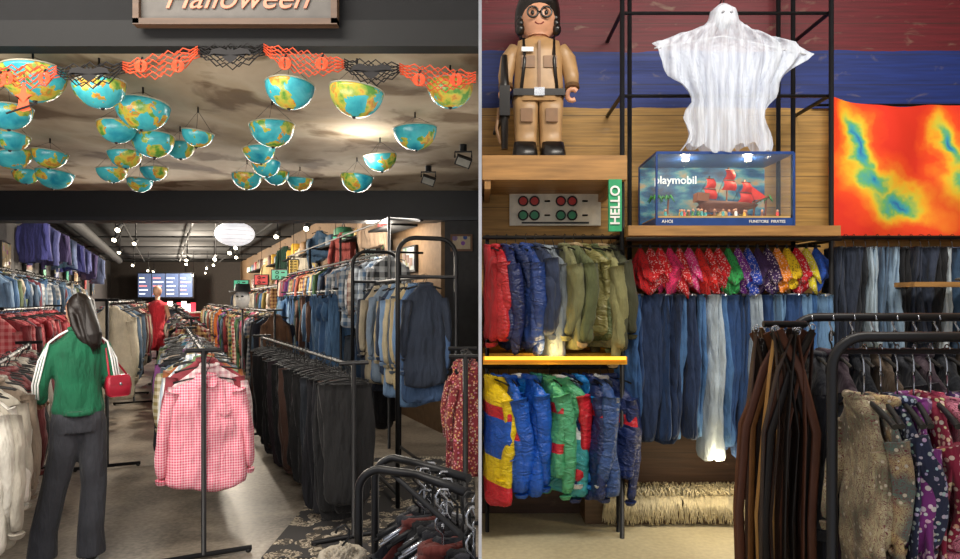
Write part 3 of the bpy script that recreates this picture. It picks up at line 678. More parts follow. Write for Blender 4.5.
for s in (-1, 1): tube(b, [(s*.05, .02, .05), (s*.068, .0, -.02), (s*.072, -.02, -.10), (s*.068, -.045, -.17), (s*.05, -.06, -.22)], [.022, .024, .026, .020, .008], HAIR, 10, HM)
o = b.obj('long_hair', woman); remesh(o, .006, 2)
b = MB()
for k in range(26):
    a = -1.3+2.6*k/25; x = .070*math.sin(a); tube(b, [(x*.3, -.03, .108), (x*1.1, -.07-.015*math.cos(a), .05), (x, -.105+.02*abs(math.sin(a)), -.04), (x, -.135+.05*abs(math.sin(a)), -.12), (x*.95, -.142+.05*abs(math.sin(a)), -.19), (x*.7, -.11, -.27+.02*math.sin(k*2.1))], [.003, .006, .006, .006, .006, .002], HAIR, 5, HM)
b.obj('hair_strands', woman)
b = MB()
for fx, fy in ((-.22, .05), (.08, -.04)):
    ell(b, (fx, fy+.045, .035), (.045, .115, .035), BLKP, W, 14, 8); box(b, (fx, fy+.04, .012), (.085, .23, .024), pm('#dddddd'), W)
b.obj('shoes', woman)
b = MB(); RB = pm('#a01830', .35, name='red_leather'); HB = W @ T(.25, -.04, 1.07) @ RZ(.3)
loft(b, [[(x, y, z) for x, y in ((-a,-c),(-a*.8,-c*1.1),(a*.8,-c*1.1),(a,-c),(a,c),(a*.8,c*1.1),(-a*.8,c*1.1),(-a,c))] for z, a, c in ((-.07,.06,.03),(-.06,.075,.035),(0,.082,.04),(.05,.075,.03),(.062,.068,.022))], RB, HB)
box(b, (0, -.04, .03), (.13, .012, .05), RB, HB); ell(b, (0, -.05, .01), (.01, .005, .01), CHROME, HB, 8, 5)
tube(b, [HB @ Vector((-.06, 0, .06)), W @ Vector((.17, -.05, 1.30)), W @ Vector((.14, 0, 1.385)), W @ Vector((.19, .05, 1.28)), HB @ Vector((.06, 0, .06))], .006, RB, 6)
b.obj('handbag', woman)

# =================================================================== RIGHT SHOP
PLY = m_wood('#a87c46'); YEL = m_wood('#e8a820', 'yellow_lit_wood')
b = MB(); box(b, (.49, 4.5, 2.47), (.95, .6, .16), PLY)
for x in (.05, .90): box(b, (x, 4.5, 2.36), (.04, .58, .06), PLY)
b.obj('wall_shelf')
b = MB(); KH = pm('#a8845a', .4, name='khaki_plastic'); KD = pm('#7e5c3c', .45); HK = pm('#15110f', .3, name='black_gloss_plastic'); FC = pm('#d09878', .35, name='face_plastic')
F = T(.40, 4.42, 2.55)
OC = ((-1,-.7),(-.7,-1),(.7,-1),(1,-.7),(1,.7),(.7,1),(-.7,1),(-1,.7))
for s in (-1, 1):
    loft(b, [[(s*.085+a*dx, c*dy, z) for dx, dy in OC] for z, a, c in ((.09,.07,.075),(.2,.073,.08),(.34,.08,.085),(.44,.085,.09))], KH, F)
    loft(b, [[(s*.095+a*dx, -.03+c*dy, z) for dx, dy in OC] for z, a, c in ((0,.08,.12),(.04,.082,.122),(.075,.078,.10),(.12,.072,.078))], HK, F)
    tube(b, [(s*.15, 0, .78), (s*.20, -.01, .70), (s*.225, -.04, .58), (s*.225, -.07, .50)], [.055, .062, .052, .045], KH, 12, F)
    tube(b, [(s*.225, -.07, .51), (s*.225, -.075, .485)], .05, KD, 12, F)
    tube(b, arc((s*.225, -.085, .44), .035, -.9+math.pi*.5, -.9+math.pi*2, 8, (1, 0, 0), (0, -.4, 1)), .017, FC, 8, F)
    box(b, (s*.075, -.095, .66), (.09, .02, .08), KD, F); box(b, (s*.085, -.092, .30), (.08, .02, .09), KD, F)
loft(b, [[(a*dx, c*dy, z) for dx, dy in ((-1,-.6),(-.6,-1),(.6,-1),(1,-.6),(1,.6),(.6,1),(-.6,1),(-1,.6))] for z, a, c in ((.40,.168,.1),(.46,.17,.1),(.6,.16,.098),(.74,.155,.09),(.82,.14,.08),(.85,.06,.06))], KH, F)
box(b, (0, 0, .455), (.35, .21, .045), HK, F); box(b, (0, -.105, .455), (.07, .02, .055), CHROME, F)
box(b, (0, -.1, .64), (.018, .02, .32), KD, F); box(b, (-.08, -.108, .74), (.08, .01, .03), WHITE, F)
for s in (-1, 1): tube(b, [(s*.12, -.09, .48), (s*.10, -.105, .66), (s*.10, -.06, .83)], .013, HK, 6, F)
tube(b, [(0, 0, .83), (0, 0, .87)], .06, FC, 14, F)
loft(b, rings([(.86,.075,.075,0,0),(.88,.112,.11,0,0),(.98,.12,.12,0,0),(1.07,.115,.115,0,0),(1.11,.08,.08,0,0)]), FC, F)
loft(b, rings([(.88,.12,.08,0,.07),(.93,.155,.10,0,.055),(1.0,.16,.12,0,.04),(1.05,.155,.13,0,.015),(1.10,.14,.14,0,-.005),(1.14,.11,.11,0,-.005),(1.165,.05,.06,0,0)], 28), HK, F)
for s in (-1, 1):
    for q in range(4): ell(b, (s*(.125-.004*q), -.035+.02*q, .90+.045*q), (.032, .045, .04), HK, F, 12, 8)
    tube(b, arc((s*.046, -.125, .985), .036, 0, TAU, 14)[:-1], .007, HK, 6, F, closed=True); ell(b, (s*.046, -.116, .985), (.013, .008, .016), HK, F, 10, 6)
tube(b, [(-.012, -.128, .985), (.012, -.128, .985)], .006, HK, 6, F); tube(b, arc((0, -.110, .945), .035, -2.5, -.64, 8), .005, pm('#7a2a20'), 6, F)
tube(b, [(-.235, -.13, .06), (-.235, -.12, .45), (-.235, -.1, .70)], [.022, .034, .02], HK, 10, F); box(b, (-.235, -.12, .38), (.07, .08, .2), HK, F)
tube(b, [(-.235, -.12, .3), (-.30, 0, .2), (-.25, .12, .4), (-.1, .15, .6)], .012, HK, 8, F); box(b, (0, .14, .62), (.26, .1, .32), HK, F)
tube(b, [(-.26, -.12, .1), (-.29, -.12, .2), (-.27, -.12, .34)], .012, KD, 6, F)
b.obj('giant_toy_figure')

e = empty('eye_test_sign'); b = MB(); box(b, (.56, 4.78, 2.28), (.68, .03, .25), pm('#e0dac8', .5))
for i in range(2):
    for j in range(2):
        for k in range(2):
            cx = .32+i*.28+k*.085; cz = 2.335-j*.105
            tube(b, [(cx, 4.765, cz), (cx, 4.752, cz)], .034, [pm('#c03028', .4), pm('#2a8a5a', .4)][j], 16)
            tube(b, arc((cx, 4.75, cz), .034, 0, TAU, 14)[:-1], .006, BLKP, 5, closed=True)
    for j in range(2): tube(b, [(.48+i*.28, 4.755, 2.335-j*.105), (.52+i*.28, 4.755, 2.335-j*.105)], .007, BLKP, 5)
box(b, (.56, 4.76, 2.175), (.5, .01, .012), BLKP)
b.obj('panel', e)
e = empty('hello_sign'); b = MB(); box(b, (.885, 4.2, 2.22), (.085, .03, .34), pm('#2ea36c', .5)); b.obj('board', e)
text('HELLO', .085, WHITE, T(.885, 4.18, 2.22) @ FR @ RZ(math.pi/2), e, bold=.002)

b = MB()
for x, y, z0, z1 in ((.955, 4.3, 0, 4.4), (1.075, 4.6, 1.5, 4.4), (2.25, 4.6, 0, 4.4), (2.36, 4.3, 0, 4.4), (2.20, 4.72, 2.1, 4.4), (3.9, 4.3, 0, 2.2)):
    tube(b, [(x, y, z0), (x, y, z1)], .016, BLACK, 10)
for z in (2.98, 3.54): tube(b, [(.955, 4.33, z), (2.36, 4.33, z)], .012, BLACK)
for x in (.955, 2.36):
    for z in (2.0, 2.98, 3.54): tube(b, [(x, 4.3, z), (x, 4.8, z)], .014, BLACK)
tube(b, [(.955, 4.18, 2.0), (2.36, 4.18, 2.0)], .014, BLACK); tube(b, [(.955, 4.4, 1.71), (3.9, 4.4, 1.71)], .014, BLACK)
tube(b, [(.02, 4.4, 2.03), (.955, 4.4, 2.03)], .014, BLACK); tube(b, [(.02, 4.4, 1.14), (.955, 4.4, 1.14)], .014, BLACK)
tube(b, [(2.36, 4.4, 2.03), (3.9, 4.4, 2.03)], .014, BLACK); tube(b, [(1.0, 4.4, 1.97), (2.34, 4.4, 1.97)], .008, BLACK)
for x in (.05, .955): tube(b, [(x, 4.42, 0), (x, 4.42, 2.05)], .014, BLACK)
b.obj('steel_shelving_frame')

# ghost: one thin sheer sheet, head bump in the middle
def m_ghost():
    m, nt, bs = newmat('sheer_white_cloth'); bs.inputs['Roughness'].default_value = .95
    f = ramp(nt, noise_(nt, coords(nt, (1, 1, .10)), 30, 3), [(.35, (.30,)*3), (.65, (.60,)*3)])
    nt.links.new(f, bs.inputs['Alpha']); bs.inputs['Base Color'].default_value = (.78, .84, .95, 1); return m
GH = m_ghost(); e = empty('hanging_ghost_decoration'); b = MB()
rows = [(3.545,1.57,1.63,.03),(3.50,1.515,1.685,.08),(3.44,1.50,1.70,.09),(3.40,1.47,1.74,.08),(3.365,1.37,1.85,.065),(3.33,1.26,1.97,.05),(3.285,1.13,2.10,.035),(3.22,1.15,2.17,.03),(3.12,1.24,2.08,.035),(3.02,1.33,1.97,.045),(2.90,1.38,1.90,.05),(2.74,1.36,1.90,.06),(2.585,1.32,1.93,.07)]
n = 160
fine = []
for k in range(len(rows)-1):
    for q in range(3):
        t = q/3; fine.append(tuple(rows[k][j]*(1-t)+rows[k+1][j]*t for j in range(4)))
fine.append(rows[-1])
rg = []
for k, (z, xl, xr, c) in enumerate(fine):
    cx, a = (xl+xr)/2, (xr-xl)/2; ring = []; t = k/len(fine)
    for i in range(n):
        q = TAU*i/n; x = a*math.cos(q); y = c*math.sin(q)
        X = cx+x; fan = (X-1.6)/(.35+a); ed = max(0, (3.3-z)/.7)
        wob = .03*math.sin(23*z+3)*abs(math.cos(q))**6*min(1, t*2)
        f = .022*min(1, t*1.8)*math.sin(46*fan+1.5*z)+.012*t*math.sin(103*fan+z)
        dz = 0. if z > 3.3 else (.022*math.sin(19*X)+.014*math.sin(61*X))*(1.3 if k == len(fine)-1 else .25)
        ring.append((X+wob, 4.22+y+f, z+dz))
    rg.append(ring)
loft(b, rg, GH, cap=False)
b.obj('draped_cloth', e)
b = MB(); HG = pm('#dfe2e8', .7); DG = pm('#9a9ca4', .8)
ell(b, (1.6, 4.2, 3.455), (.06, .065, .08), HG)
tube(b, [(1.15, 4.22, 3.26), (1.6, 4.22, 3.34), (2.15, 4.22, 3.22)], .005, HG, 6); tube(b, [(1.6, 4.2, 3.53), (1.6, 4.2, 3.60), (1.6, 4.33, 3.56)], .004, BLKP, 5)
for s in (-1, 1): ell(b, (1.6+s*.025, 4.14, 3.465), (.012, .01, .009), DG, seg=10, rows=6)
b.obj('head_and_armature', e)

b = MB(); box(b, (1.655, 4.46, 2.052), (1.38, .6, .065), PLY); b.obj('wall_shelf')
m, nt, bs = newmat('clear_acrylic')
gl = nt.nodes.new('ShaderNodeBsdfGlossy'); gl.inputs['Roughness'].default_value = .03; tr = nt.nodes.new('ShaderNodeBsdfTransparent'); mx = nt.nodes.new('ShaderNodeMixShader')
mx.inputs[0].default_value = .05; nt.links.new(tr.outputs[0], mx.inputs[1]); nt.links.new(gl.outputs[0], mx.inputs[2]); nt.links.new(mx.outputs[0], nt.nodes['Material Output'].inputs[0]); GLS = m
def m_sea():
    m, nt, bs = newmat('printed_sea_backdrop')
    c = ramp(nt, noise_(nt, coords(nt, (1, 1, 2.5)), 5, 5), [(.35, hexc('#143a68')), (.48, hexc('#2468a0')), (.56, hexc('#5aa0b8')), (.66, hexc('#b8a080'))])
    nt.links.new(c, bs.inputs['Base Color']); return m
BLU = pm('#1c3f80', .35, name='blue_plastic'); SAND = pm('#c8a468', .8)
e = empty('toy_display_case'); b = MB(); x0, x1, y0, y1, z0, z1 = 1.15, 2.045, 4.17, 4.62, 2.086, 2.56
box(b, ((x0+x1)/2, y1-.01, (z0+z1)/2), (x1-x0, .02, z1-z0), m_sea())
box(b, ((x0+x1)/2, (y0+y1)/2, z0+.025), (x1-x0, y1-y0, .05), BLU); box(b, ((x0+x1)/2, (y0+y1)/2, z0+.055), (x1-x0-.03, y1-y0-.03, .02), SAND)
box(b, ((x0+x1)/2, (y0+y1)/2, z1), (x1-x0, y1-y0, .018), BLU)
for x in (x0, x1):
    for y in (y0, y1): box(b, (x, y, (z0+z1)/2), (.012, .012, z1-z0), BLU)
b.obj('case_frame', e)
b = MB(); box(b, ((x0+x1)/2, y0, (z0+z1)/2+.03), (x1-x0-.02, .004, z1-z0-.08), GLS)
for x in (x0, x1): box(b, (x, (y0+y1)/2, (z0+z1)/2+.03), (.004, y1-y0-.02, z1-z0-.08), GLS)
b.obj('acrylic_panes', e)
text('playmobil', .08, pm('#e8f4ff', .5, emis=.4), T(1.405, 4.6, 2.46) @ FR, e, bold=.001)
text('FUNSTORE  PIRATES', .026, WHITE, T(1.87, 4.168, 2.111) @ FR, e, name='label_lettering')
text('AHOI', .03, WHITE, T(1.22, 4.168, 2.111) @ FR, e, name='label_lettering')
b = MB(); BR = pm('#6a3a20', .5); RS = pm('#d02818', .6); M = T(1.64, 4.33, 2.19) @ Matrix.Rotation(.06, 4, 'Y') @ Matrix.Diagonal((1.15, 1, 1.1, 1))
tube(b, [(1.64, 4.33, 2.15), (1.64, 4.33, 2.20)], [.05, .03], SAND, 8)
loft(b, [[(x*L+(.03 if L > .15 else 0), y*wd, z) for x, y in ((-1,-.5),(-.6,-1),(.5,-1),(1,0),(.5,1),(-.6,1),(-1,.5))] for z, L, wd in ((0,.11,.02),(.025,.15,.045),(.045,.165,.055),(.065,.18,.055))], BR, M)
box(b, (-.13, 0, .085), (.07, .09, .05), pm('#8a5028'), M); tube(b, [(.17, 0, .065), (.27, 0, .12)], .005, BR, 6, M)
for mx_, hh in ((-.09, .22), (.02, .28), (.12, .21)):
    tube(b, [(mx_, 0, .04), (mx_, 0, hh)], .005, BR, 6, M)
    for zz, ww in ((hh-.02, .030), (hh-.085, .042)):
        vs = []
        for q in range(5):
            for p in range(5):
                u = p/4*2-1; v_ = q/4; vs.append(M @ Vector((mx_+u*ww*(.75+.25*v_)+.012*math.sin(math.pi*v_), -.02-.02*math.sin(math.pi*v_)*(1-u*u), zz-v_*.058)))
        b.add(vs, [(q*5+p, q*5+p+1, (q+1)*5+p+1, (q+1)*5+p) for q in range(4) for p in range(4)], RS)
        tube(b, [(mx_-ww*.9, -.02, zz+.002), (mx_+ww*.9, -.02, zz+.002)], .003, BR, 5, M)
    tube(b, [(mx_, 0, hh), (mx_+.08, .0, .06)], .0012, BK, 4, M); tube(b, [(mx_, 0, hh), (mx_-.07, .0, .06)], .0012, BK, 4, M)
b.add([M @ Vector(p) for p in ((.14, 0, .19), (.26, 0, .11), (.15, .01, .08))], [(0, 1, 2)], RS)
for i in range(24):
    x = R.uniform(1.2, 2.0); y = R.uniform(4.21, 4.28); c = pm(R.choice(['#d03028', '#e0b030', '#2a7a3a', '#2050a0', '#e8e8e8', '#6a3a20', '#30a0a0']), .4)
    loft(b, [[(x+a*math.cos(TAU*k/8), y+a*math.sin(TAU*k/8), 2.15+z) for k in range(8)] for z, a in ((0, .010), (.025, .011), (.035, .007))], c); ell(b, (x, y, 2.193), (.009, .009, .01), FC, seg=8, rows=6)
for x in (1.9, 1.98, 1.22, 1.3):
    tube(b, [(x, 4.45, 2.15), (x+.01, 4.45, 2.3)], .007, BR, 6)
    for k in range(6): a = TAU*k/6; tube(b, [(x+.01, 4.45, 2.3), (x+.03*math.cos(a), 4.45+.04*math.sin(a), 2.32), (x+.055*math.cos(a), 4.45+.075*math.sin(a), 2.28)], [.004, .009, .002], pm('#2f8a3a'), 5)
for i in range(12): ell(b, (R.uniform(1.22, 1.98), R.uniform(4.35, 4.55), 2.155), (R.uniform(.02, .05), .03, R.uniform(.015, .05)), pm(R.choice(['#8a7a60', '#a85a30', '#6a6a58'])), seg=9, rows=6)
for x in (1.38, 1.80): tube(b, [(x, 4.3, 2.55), (x, 4.3, 2.535)], .022, pm('#ffe8b8', .4, emis=10.), 10)
b.obj('pirate_ship_diorama', e)
for x in (1.38, 1.80):
    l = bpy.data.lights.new('case_lamp', 'POINT'); l.energy = 3.2; l.color = (1, .8, .5); l.shadow_soft_size = .02
    o = bpy.data.objects.new('case_lamp', l); o.location = (x, 4.3, 2.5); S.collection.objects.link(o); o.parent = e

# tapestry
def m_tap():
    m, nt, bs = newmat('tie_dye_cloth'); v = coords(nt)
    n = nt.nodes.new('ShaderNodeTexNoise'); nt.links.new(v, n.inputs['Vector']); n.inputs['Scale'].default_value = 3.0; n.inputs['Detail'].default_value = 5
    wv = nt.nodes.new('ShaderNodeVectorMath'); wv.operation = 'MULTIPLY_ADD'; nt.links.new(n.outputs['Color'], wv.inputs[0]); wv.inputs[1].default_value = (.5, 0, .5); nt.links.new(v, wv.inputs[2])
    ds = []
    for cx, cz, sx, sz, rot in ((2.80, 2.72, 4.2, 1.15, -.25), (2.90, 2.50, 3.0, 1.6, -.7), (3.08, 2.32, 1.5, 3.4, .3), (3.46, 2.74, 4.2, 1.5, -.2), (3.56, 2.46, 2.6, 2.2, .2), (4.0, 2.5, 2.6, 1.6, .2)):
        mp = nt.nodes.new('ShaderNodeMapping'); mp.vector_type = 'TEXTURE'
        nt.links.new(wv.outputs[0], mp.inputs[0]); mp.inputs['Location'].default_value = (cx+.25, 0, cz+.25); mp.inputs['Rotation'].default_value = (0, rot, 0); mp.inputs['Scale'].default_value = (1/sx, 1e3, 1/sz)
        L = nt.nodes.new('ShaderNodeVectorMath'); L.operation = 'LENGTH'; nt.links.new(mp.outputs[0], L.inputs[0]); ds.append(L.outputs['Value'])
    d = ds[0]
    for q in ds[1:]: d = math_(nt, 'MINIMUM', d, q)
    c = ramp(nt, d, [(0, hexc('#2868b0')), (.08, hexc('#38a0b0')), (.16, hexc('#70b868')), (.24, hexc('#d8c838')), (.32, hexc('#f4b024')), (.44, hexc('#f27a1c')), (.60, hexc('#ee4814')), (.9, hexc('#e03016'))])
    nt.links.new(c, bs.inputs['Base Color']); bs.inputs['Roughness'].default_value = .85; return m
b = MB(); nx, nz = 60, 26; vs = []
for j in range(nz+1):
    for i in range(nx+1):
        u, t = i/nx, j/nz; x = 2.575+u*1.8; sag = .05*math.sin(math.pi*u*2)**2+.10*u
        vs.append((x+.01*math.sin(9*t), 4.70+.026*math.sin(17*u+3*t)+.016*math.sin(31*u*(1-t)+5), 3.09-sag*(1-t)-t*1.04))
b.add(vs, [(j*(nx+1)+i, j*(nx+1)+i+1, (j+1)*(nx+1)+i+1, (j+1)*(nx+1)+i) for j in range(nz) for i in range(nx)], m_tap()); b.obj('tie_dye_tapestry')
b = MB(); tube(b, [(2.48, 4.76, 3.05), (4.4, 4.76, 3.05)], .01, BLACK); b.obj('tapestry_rod')

# bandanas
b = MB(); bc = ['#c8141a', '#e01c28', '#e03068', '#c4141a', '#ea3a88', '#d81f1a', '#d01822', '#2fa050', '#7a2a90', '#2448b8', '#3a2050', '#f08a10', '#f0c818', '#d0182a', '#e0d030', '#2050b0']
for i in range(19):
    x = 1.10+i*.067; c = fab(bc[min(15, int(i*16/19))], 'dots', '#f8e8e8' if i % 3 else '#281820', 1.6); ph = R.uniform(0, 6); L = R.uniform(.20, .30)
    for (dx, k, yo) in ((-.018, .85, .0), (.012, 1.0, -.03), (.022, .7, -.05)):
        rgs = []
        for q in range(9):
            t = q/8; a = .007+.040*math.sin(min(1, t*1.25)*1.57)
            ring = []
            for s in range(18):
                an = TAU*s/18; tip = .07*math.cos(an-ph)*t*t
                ring.append((x+dx*t*1.6+a*math.cos(an)*(1+.25*math.sin(5*an+ph)*t), 4.40+yo*t+a*(.6+.3*math.sin(4*an+ph)*t)*math.sin(an), 1.965-L*k*t-tip))
            rgs.append(ring)
        loft(b, rgs, c)
    box(b, (x, 4.40, 1.968), (.014, .02, .03), BLKP)
b.obj('bandana_display')

e = empty('hanging_jackets'); g = MB()
up = [('#b02028','plain',0),('#c02830','nylon',.1),('#1e2a5a','nylon',.14),('#2a3a68','nylon',.14),('#2a4484','nylon',.12),('#2c3854','plain',0),('#7c868e','plain',0),('#505a66','nylon',.12),('#767650','plain',0),('#59603c','plain',0),('#8a8450','nylon',0),('#5f6a42','nylon',.10),('#8d8a5c','plain',.0),('#444630','plain',0)]
ZP = pm('#2a2a2c', .4, .5)
for i, (c, kd, pf) in enumerate(up):
    x = .05+i*.066; m = fab(c, kd)
    M = T(x, 4.40+R.uniform(-.06, .06), 2.03) @ RZ(math.pi/2+R.uniform(-.35, .35)+.5)
    top(g, M, m, w=.44*R.uniform(.9, 1.1), h=.78*R.uniform(.80, 1.06), sl=.56*R.uniform(.9, 1.1), th=.045, seed=i*3, puff=pf, slr=.058, out=.0, collar=fab('#a8906a') if i in (9, 12) else None, detail=True, zipm=ZP)
g.v = [(max(x, .03), y, z) for x, y, z in g.v]
g.obj('jackets', e, .035)
b = MB(); box(b, (.49, 4.6, 1.21), (.94, .36, .045), YEL); box(b, (.49, 4.78, 1.30), (.94, .02, .14), YEL); box(b, (.49, 4.19, 1.205), (.94, .03, .05), YEL); b.obj('wall_shelf')
b = MB(); box(b, (.49, 4.165, 1.222), (.92, .012, .022), pm('#ffb838', .4, emis=1.6)); b.obj('led_strip_light')
e = empty('hanging_jackets'); g = MB()
N = lambda c: fab(c, 'nylon')
B1, B2, Y1, GR, NV, RD, WH, TL = N('#1d60d0'), N('#2090e8'), N('#f8d818'), N('#5ab888'), N('#22346c'), N('#d82838'), N('#e8ecf0'), N('#3fa8b0')
low = [(Y1,[(.30,Y1),(.42,RD),(.62,B1),(.85,Y1),(1.1,RD)],Y1),(Y1,[(.4,Y1),(.5,B1),(1.1,Y1)],B1),(B1,[(.3,B1),(.5,Y1),(.6,RD),(1.1,B1)],B1),(B2,[(.45,B2),(1.1,B1)],B2),(B1,None,B1),(N('#58a8d8'),[(.4,N('#58a8d8')),(1.1,TL)],TL),(GR,[(.3,GR),(.40,RD),(.70,GR),(.80,RD),(1.1,GR)],GR),(GR,[(.5,GR),(.58,WH),(1.1,TL)],RD),(N('#9aaab8'),[(.4,N('#9aaab8')),(1.1,NV)],NV),(B2,[(.5,B2),(.6,WH),(1.1,NV)],B2),(NV,[(.3,NV),(.36,RD),(1.1,NV)],NV),(N('#3a5a98'),None,N('#3a5a98')),(N('#c8483a'),[(.4,NV),(.5,RD),(1.1,NV)],NV)]
for i, (m, bd, smt) in enumerate(low):
    x = .06+i*.069
    M = T(x, 4.40+R.uniform(-.06, .06), 1.14) @ RZ(math.pi/2+R.uniform(-.35, .35)+.52)
    top(g, M, m, w=.47*R.uniform(.85, 1.08), h=.92*R.uniform(.76, 1.03), sl=.64*R.uniform(.85, 1.08), th=.05, seed=i*7, bands=bd, sm=smt, puff=.08, slr=.066, out=.0, collar=WH if i % 4 == 3 else None, detail=True, zipm=ZP if i % 2 else WHITE)
g.v = [(max(x, .03), y, z) for x, y, z in g.v]
g.obj('jackets', e, .04)

e = empty('hanging_jeans'); g = MB()
JC = ['#2f5a90', '#3f6ea8', '#24487c', '#4f7cb2', '#1f3e6c', '#38649e', '#6a92bc', '#2a4e84', '#20365c']
x = 1.01; i = 0
while x < 2.34:
    c = JC[(i*4+i//3) % 9] if i not in (8, 12) else '#b8c8d6'
    M = T(x, 4.40+R.uniform(-.03, .03), 1.71) @ RZ(math.pi/2+R.uniform(-.5, .5)+.45)
    pants(g, M, fab(c, 'denim'), w=.22*R.uniform(.8, 1.25), h=1.08*R.uniform(.86, 1.13), th=.020, seed=i*5, hmat=CHROME if i % 3 == 0 else BLKP)
    x += .068*R.uniform(.75, 1.25); i += 1
x = 2.44
while x < 3.85:
    c = R.choice(['#a8bccc', '#c0ccd4', '#5a7490', '#2a3448', '#1c222c', '#3a5878', '#16181e', '#8aa4bc'])
    pants(g, T(x, 4.40, 2.03) @ RZ(math.pi/2+R.uniform(-.45, .45)+.1), fab(c, 'denim'), w=.24, h=.95*R.uniform(.8, 1.08), th=.022, seed=i)
    x += .07*R.uniform(.8, 1.2); i += 1
x = 2.42
while x < 3.85:
    pants(g, T(x, 4.40, 1.0) @ RZ(math.pi/2+R.uniform(-.3, .3)), fab(R.choice(JC+['#20242c', '#3a3030']), 'denim'), w=.24, h=.9, th=.025, seed=i)
    x += .075; i += 1
g.obj('jeans', e, .028)
b = MB(); tube(b, [(2.36, 4.4, 1.0), (3.9, 4.4, 1.0)], .014, BLACK); b.obj('clothes_rail')
b = MB(); box(b, (3.3, 4.15, 1.70), (1.1, .2, .03), PLY)
tube(b, [(2.8, 4.2, 1.68), (2.8, 4.4, 1.68)], .01, BLACK)
b.obj('wall_shelf')
b = MB(); ell(b, (3.25, 4.14, 1.735), (.17, .09, .02), fab('#5a564e')); ell(b, (3.25, 4.14, 1.77), (.09, .075, .07), fab('#5a564e')); b.obj('felt_hat')

FRG = fab('#e0d4b0')
b = MB(); box(b, (1.5, 4.68, .09), (1.5, .22, .18), m_wood('#6a5238')); b.obj('low_bench')
b = MB()
for i in range(1300):
    x = R.uniform(.88, 2.22); y = R.uniform(4.57, 4.76); L = R.uniform(.06, .12)
    if R.random() < .5: pts = [(x, y, .2), (x+R.uniform(-.02, .02), y-.02, .25), (x+R.uniform(-.03, .03), y-.06, .215)]
    else: pts = [(x, 4.56, .20), (x+R.uniform(-.02, .02), 4.535, .17), (x+R.uniform(-.04, .04), 4.52-R.uniform(0, .04), max(.01, .17-L*1.3))]
    tube(b, pts, [.009, .007, .002], FRG, 4)
box(b, (1.55, 4.66, .19), (1.34, .2, .02), FRG)
b.obj('shaggy_sheepskin')

# right foreground rack
e = empty('hoop_clothing_rack'); b = MB()
def hoop(xl, y, zt, xr, r=.1, rad=.016):
    pts = [(xl, y, .02)]+[tuple(p) for p in arc((xl+r, y, zt-r), r, math.pi, math.pi/2, 7)]+[(xr, y, zt)]
    tube(b, pts, rad, BLACK, 12)
hoop(1.10, 2.0, 1.485, 2.0); hoop(1.17, 2.42, 1.535, 2.3)
tube(b, [(1.10, 2.0, .12), (1.17, 2.42, .12)], .014, BLACK); tube(b, [(1.13, 2.0, 1.44), (2.0, 2.0, 1.44)], .009, BLACK)
tube(b, [(1.98, 2.0, 1.485), (1.98, 2.0, .02)], .016, BLACK); tube(b, [(2.28, 2.42, 1.535), (2.28, 2.42, .02)], .016, BLACK)
b.obj('rack_frame', e)
g = MB()
fgc = [fab('#7a7a60', 'paisley', '#c0b490', .9), fab('#5a7068', 'paisley', '#c0a878', .9), fab('#1e2440', 'floral', '#a8a8b8', 1.6), fab('#7a2a78', 'floral', '#e8d0d8', 1.3), fab('#8a1a38', 'floral', '#e8c8a0', 1.4), fab('#c03860', 'paisley', '#e08aa0', 1.), fab('#4a2468', 'floral', '#d8b8d0', 1.5), fab('#c83a68', 'floral', '#e8e0a8', 1.3), fab('#386848', 'floral', '#d8d090', 1.3), fab('#205068', 'paisley', '#80a0a0', 1.)]
for i in range(13):
    M = T(1.20+i*.052, 2.0, 1.44) @ RZ(math.pi/2+R.uniform(-.12, .12)-(.05 if i < 1 else .27))
    hm = BLKP
    hook(g, M, CHROME); tube(g, [(0, 0, -.07), (0, 0, -.15)], .003, CHROME, 5, M)
    top(g, M @ T(R.uniform(-.02, .02), 0, -.085), fgc[i % 10], w=.36*R.uniform(.9, 1.08), h=.9, sl=.34, th=.017, seed=i+40, out=0, slr=.036, hmat=hm)
    tube(g, [(-.19, -.0, -.20), (-.1, 0, -.165), (0, 0, -.145), (.1, 0, -.165), (.19, 0, -.20)], .010, BLKP, 6, M)
g.obj('hanging_garments', e, .02)
g = MB()
for i in range(12):
    M = T(1.25+i*.08, 2.42, 1.52) @ RZ(math.pi/2-.1); top(g, M @ T(0, 0, -.06), fab(['#2a2c34', '#4a3a44', '#1c2028', '#5a4a3a'][i % 4]), w=.4, h=.8, sl=.5, th=.03, seed=i); hook(g, M, CHROME)
g.obj('rear_garments', e)
e = empty('leather_belts'); g = MB()
LB = [pm(c, .6) for c in ('#5a3424', '#6e4226', '#2c1a12', '#3c241a', '#8a5a2c', '#17100e', '#473024', '#a87c40')]
for i in range(34):
    t = i/33; xt = 1.07+.075*math.sin(i*1.7); xb = .95+.20*t+R.uniform(-.01, .01); y = 2.26+.10*math.sin(i*2.3)
    zt = 1.50-R.uniform(0, .02); wd = R.uniform(.010, .024); tube(g, [(xt, y, zt), ((xt*.45+xb*.55), y-.01, 1.36), (xb, y, 1.15), (xb-.012+R.uniform(-.01, .01), y+.01, .85), (xb-.01, y, R.uniform(.40, .55))], wd, LB[i % 8], 6, flat=.22)
    if i % 3 == 0: tube(g, arc((xt, y, zt+.008), .010, 0, TAU, 10)[:-1], .002, CHROME, 5, closed=True)
tube(g, [(1.0, 2.26, 1.515), (1.15, 2.26, 1.515)], .012, BLACK); tube(g, [(1.15, 2.26, 1.515), (1.17, 2.42, 1.47)], .01, BLACK)
for k in range(5):
    loft(g, [[(1.02+k*.03+a*math.cos(TAU*s/10), 2.33+.03*math.sin(k*2)+a*.5*math.sin(TAU*s/10), z) for s in range(10)] for z, a in ((1.46, .02), (1.3, .03), (.9, .034), (.45, .035))], fab(['#2c1c14', '#1a1412', '#4a3020'][k % 3]))
g.obj('belts', e)

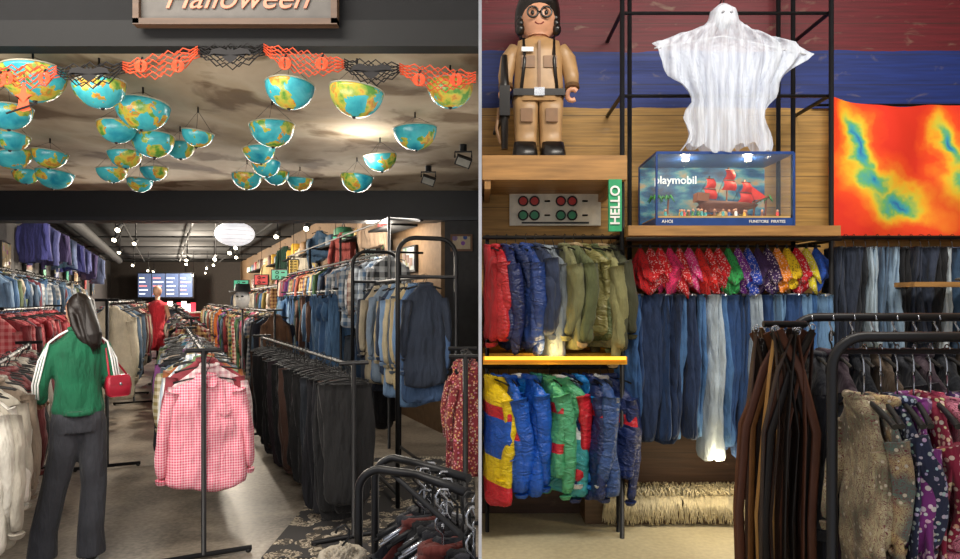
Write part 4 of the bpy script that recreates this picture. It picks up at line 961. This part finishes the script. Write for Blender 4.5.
# ------------------------------------------------------------------ lights
def area(name, loc, target, sx, sy, en, col):
    l = bpy.data.lights.new(name, 'AREA'); l.shape = 'RECTANGLE'; l.size = sx; l.size_y = sy; l.energy = en; l.color = col
    o = bpy.data.objects.new(name, l); o.location = loc
    o.rotation_euler = (Vector(target)-Vector(loc)).to_track_quat('-Z', 'Y').to_euler(); S.collection.objects.link(o)
def point(name, loc, en, col, r=.08):
    l = bpy.data.lights.new(name, 'POINT'); l.energy = en; l.color = col; l.shadow_soft_size = r
    o = bpy.data.objects.new(name, l); o.location = loc; S.collection.objects.link(o)
area('track_light_right', (1.9, 2.2, 4.4), (1.8, 4.7, 1.3), 3.2, .5, 130, (1, .93, .82))
area('overhead_fill_entry', (-2.6, 1.3, 4.2), (-2.6, 4.5, 1.2), 3.5, .5, 160, (1, .93, .83))  # unseen overhead area light added as room fill, no fixture modelled
area('ceiling_fill_entry', (-2.6, 1.8, 1.9), (-2.6, 5.0, 2.9), 3.5, .6, 62, (1, .90, .78))  # added upward fill with no real lamp behind it, brightens the left ceiling
area('beam_light', (-2.6, 7.3, 2.5), (-2.9, 5.2, .6), 4.0, .2, 70, (1, .93, .83))
for y, e_ in ((9.5, 230), (13, 320), (17, 360), (21, 400), (25, 420)):
    point('rear_track_glow', (-3.0-.49*(y-7.6), y, 2.75), e_, (1, .87, .70))
point('rear_wall_glow', (-1.3, 8.2, 2.45), 60, (1, .89, .75), .15)
point('rear_left_glow', (-5.0, 8.6, 2.7), 80, (1, .91, .78), .15)
point('coat_rack_fill', (-.9, 5.0, 2.7), 14, (1, .92, .82), .15)  # fill light added near the coats to lift their dark tone
point('shelf_lamp_right', (1.6, 4.3, .5), 6, (1, .78, .45), .05); point('shelf_lamp_left', (.45, 4.15, 1.27), 2.6, (1, .7, .25), .05)
w = bpy.data.worlds.new('shop_ambient'); S.world = w; w.use_nodes = True
w.node_tree.nodes['Background'].inputs[0].default_value = (.94, .94, 1, 1); w.node_tree.nodes['Background'].inputs[1].default_value = .75
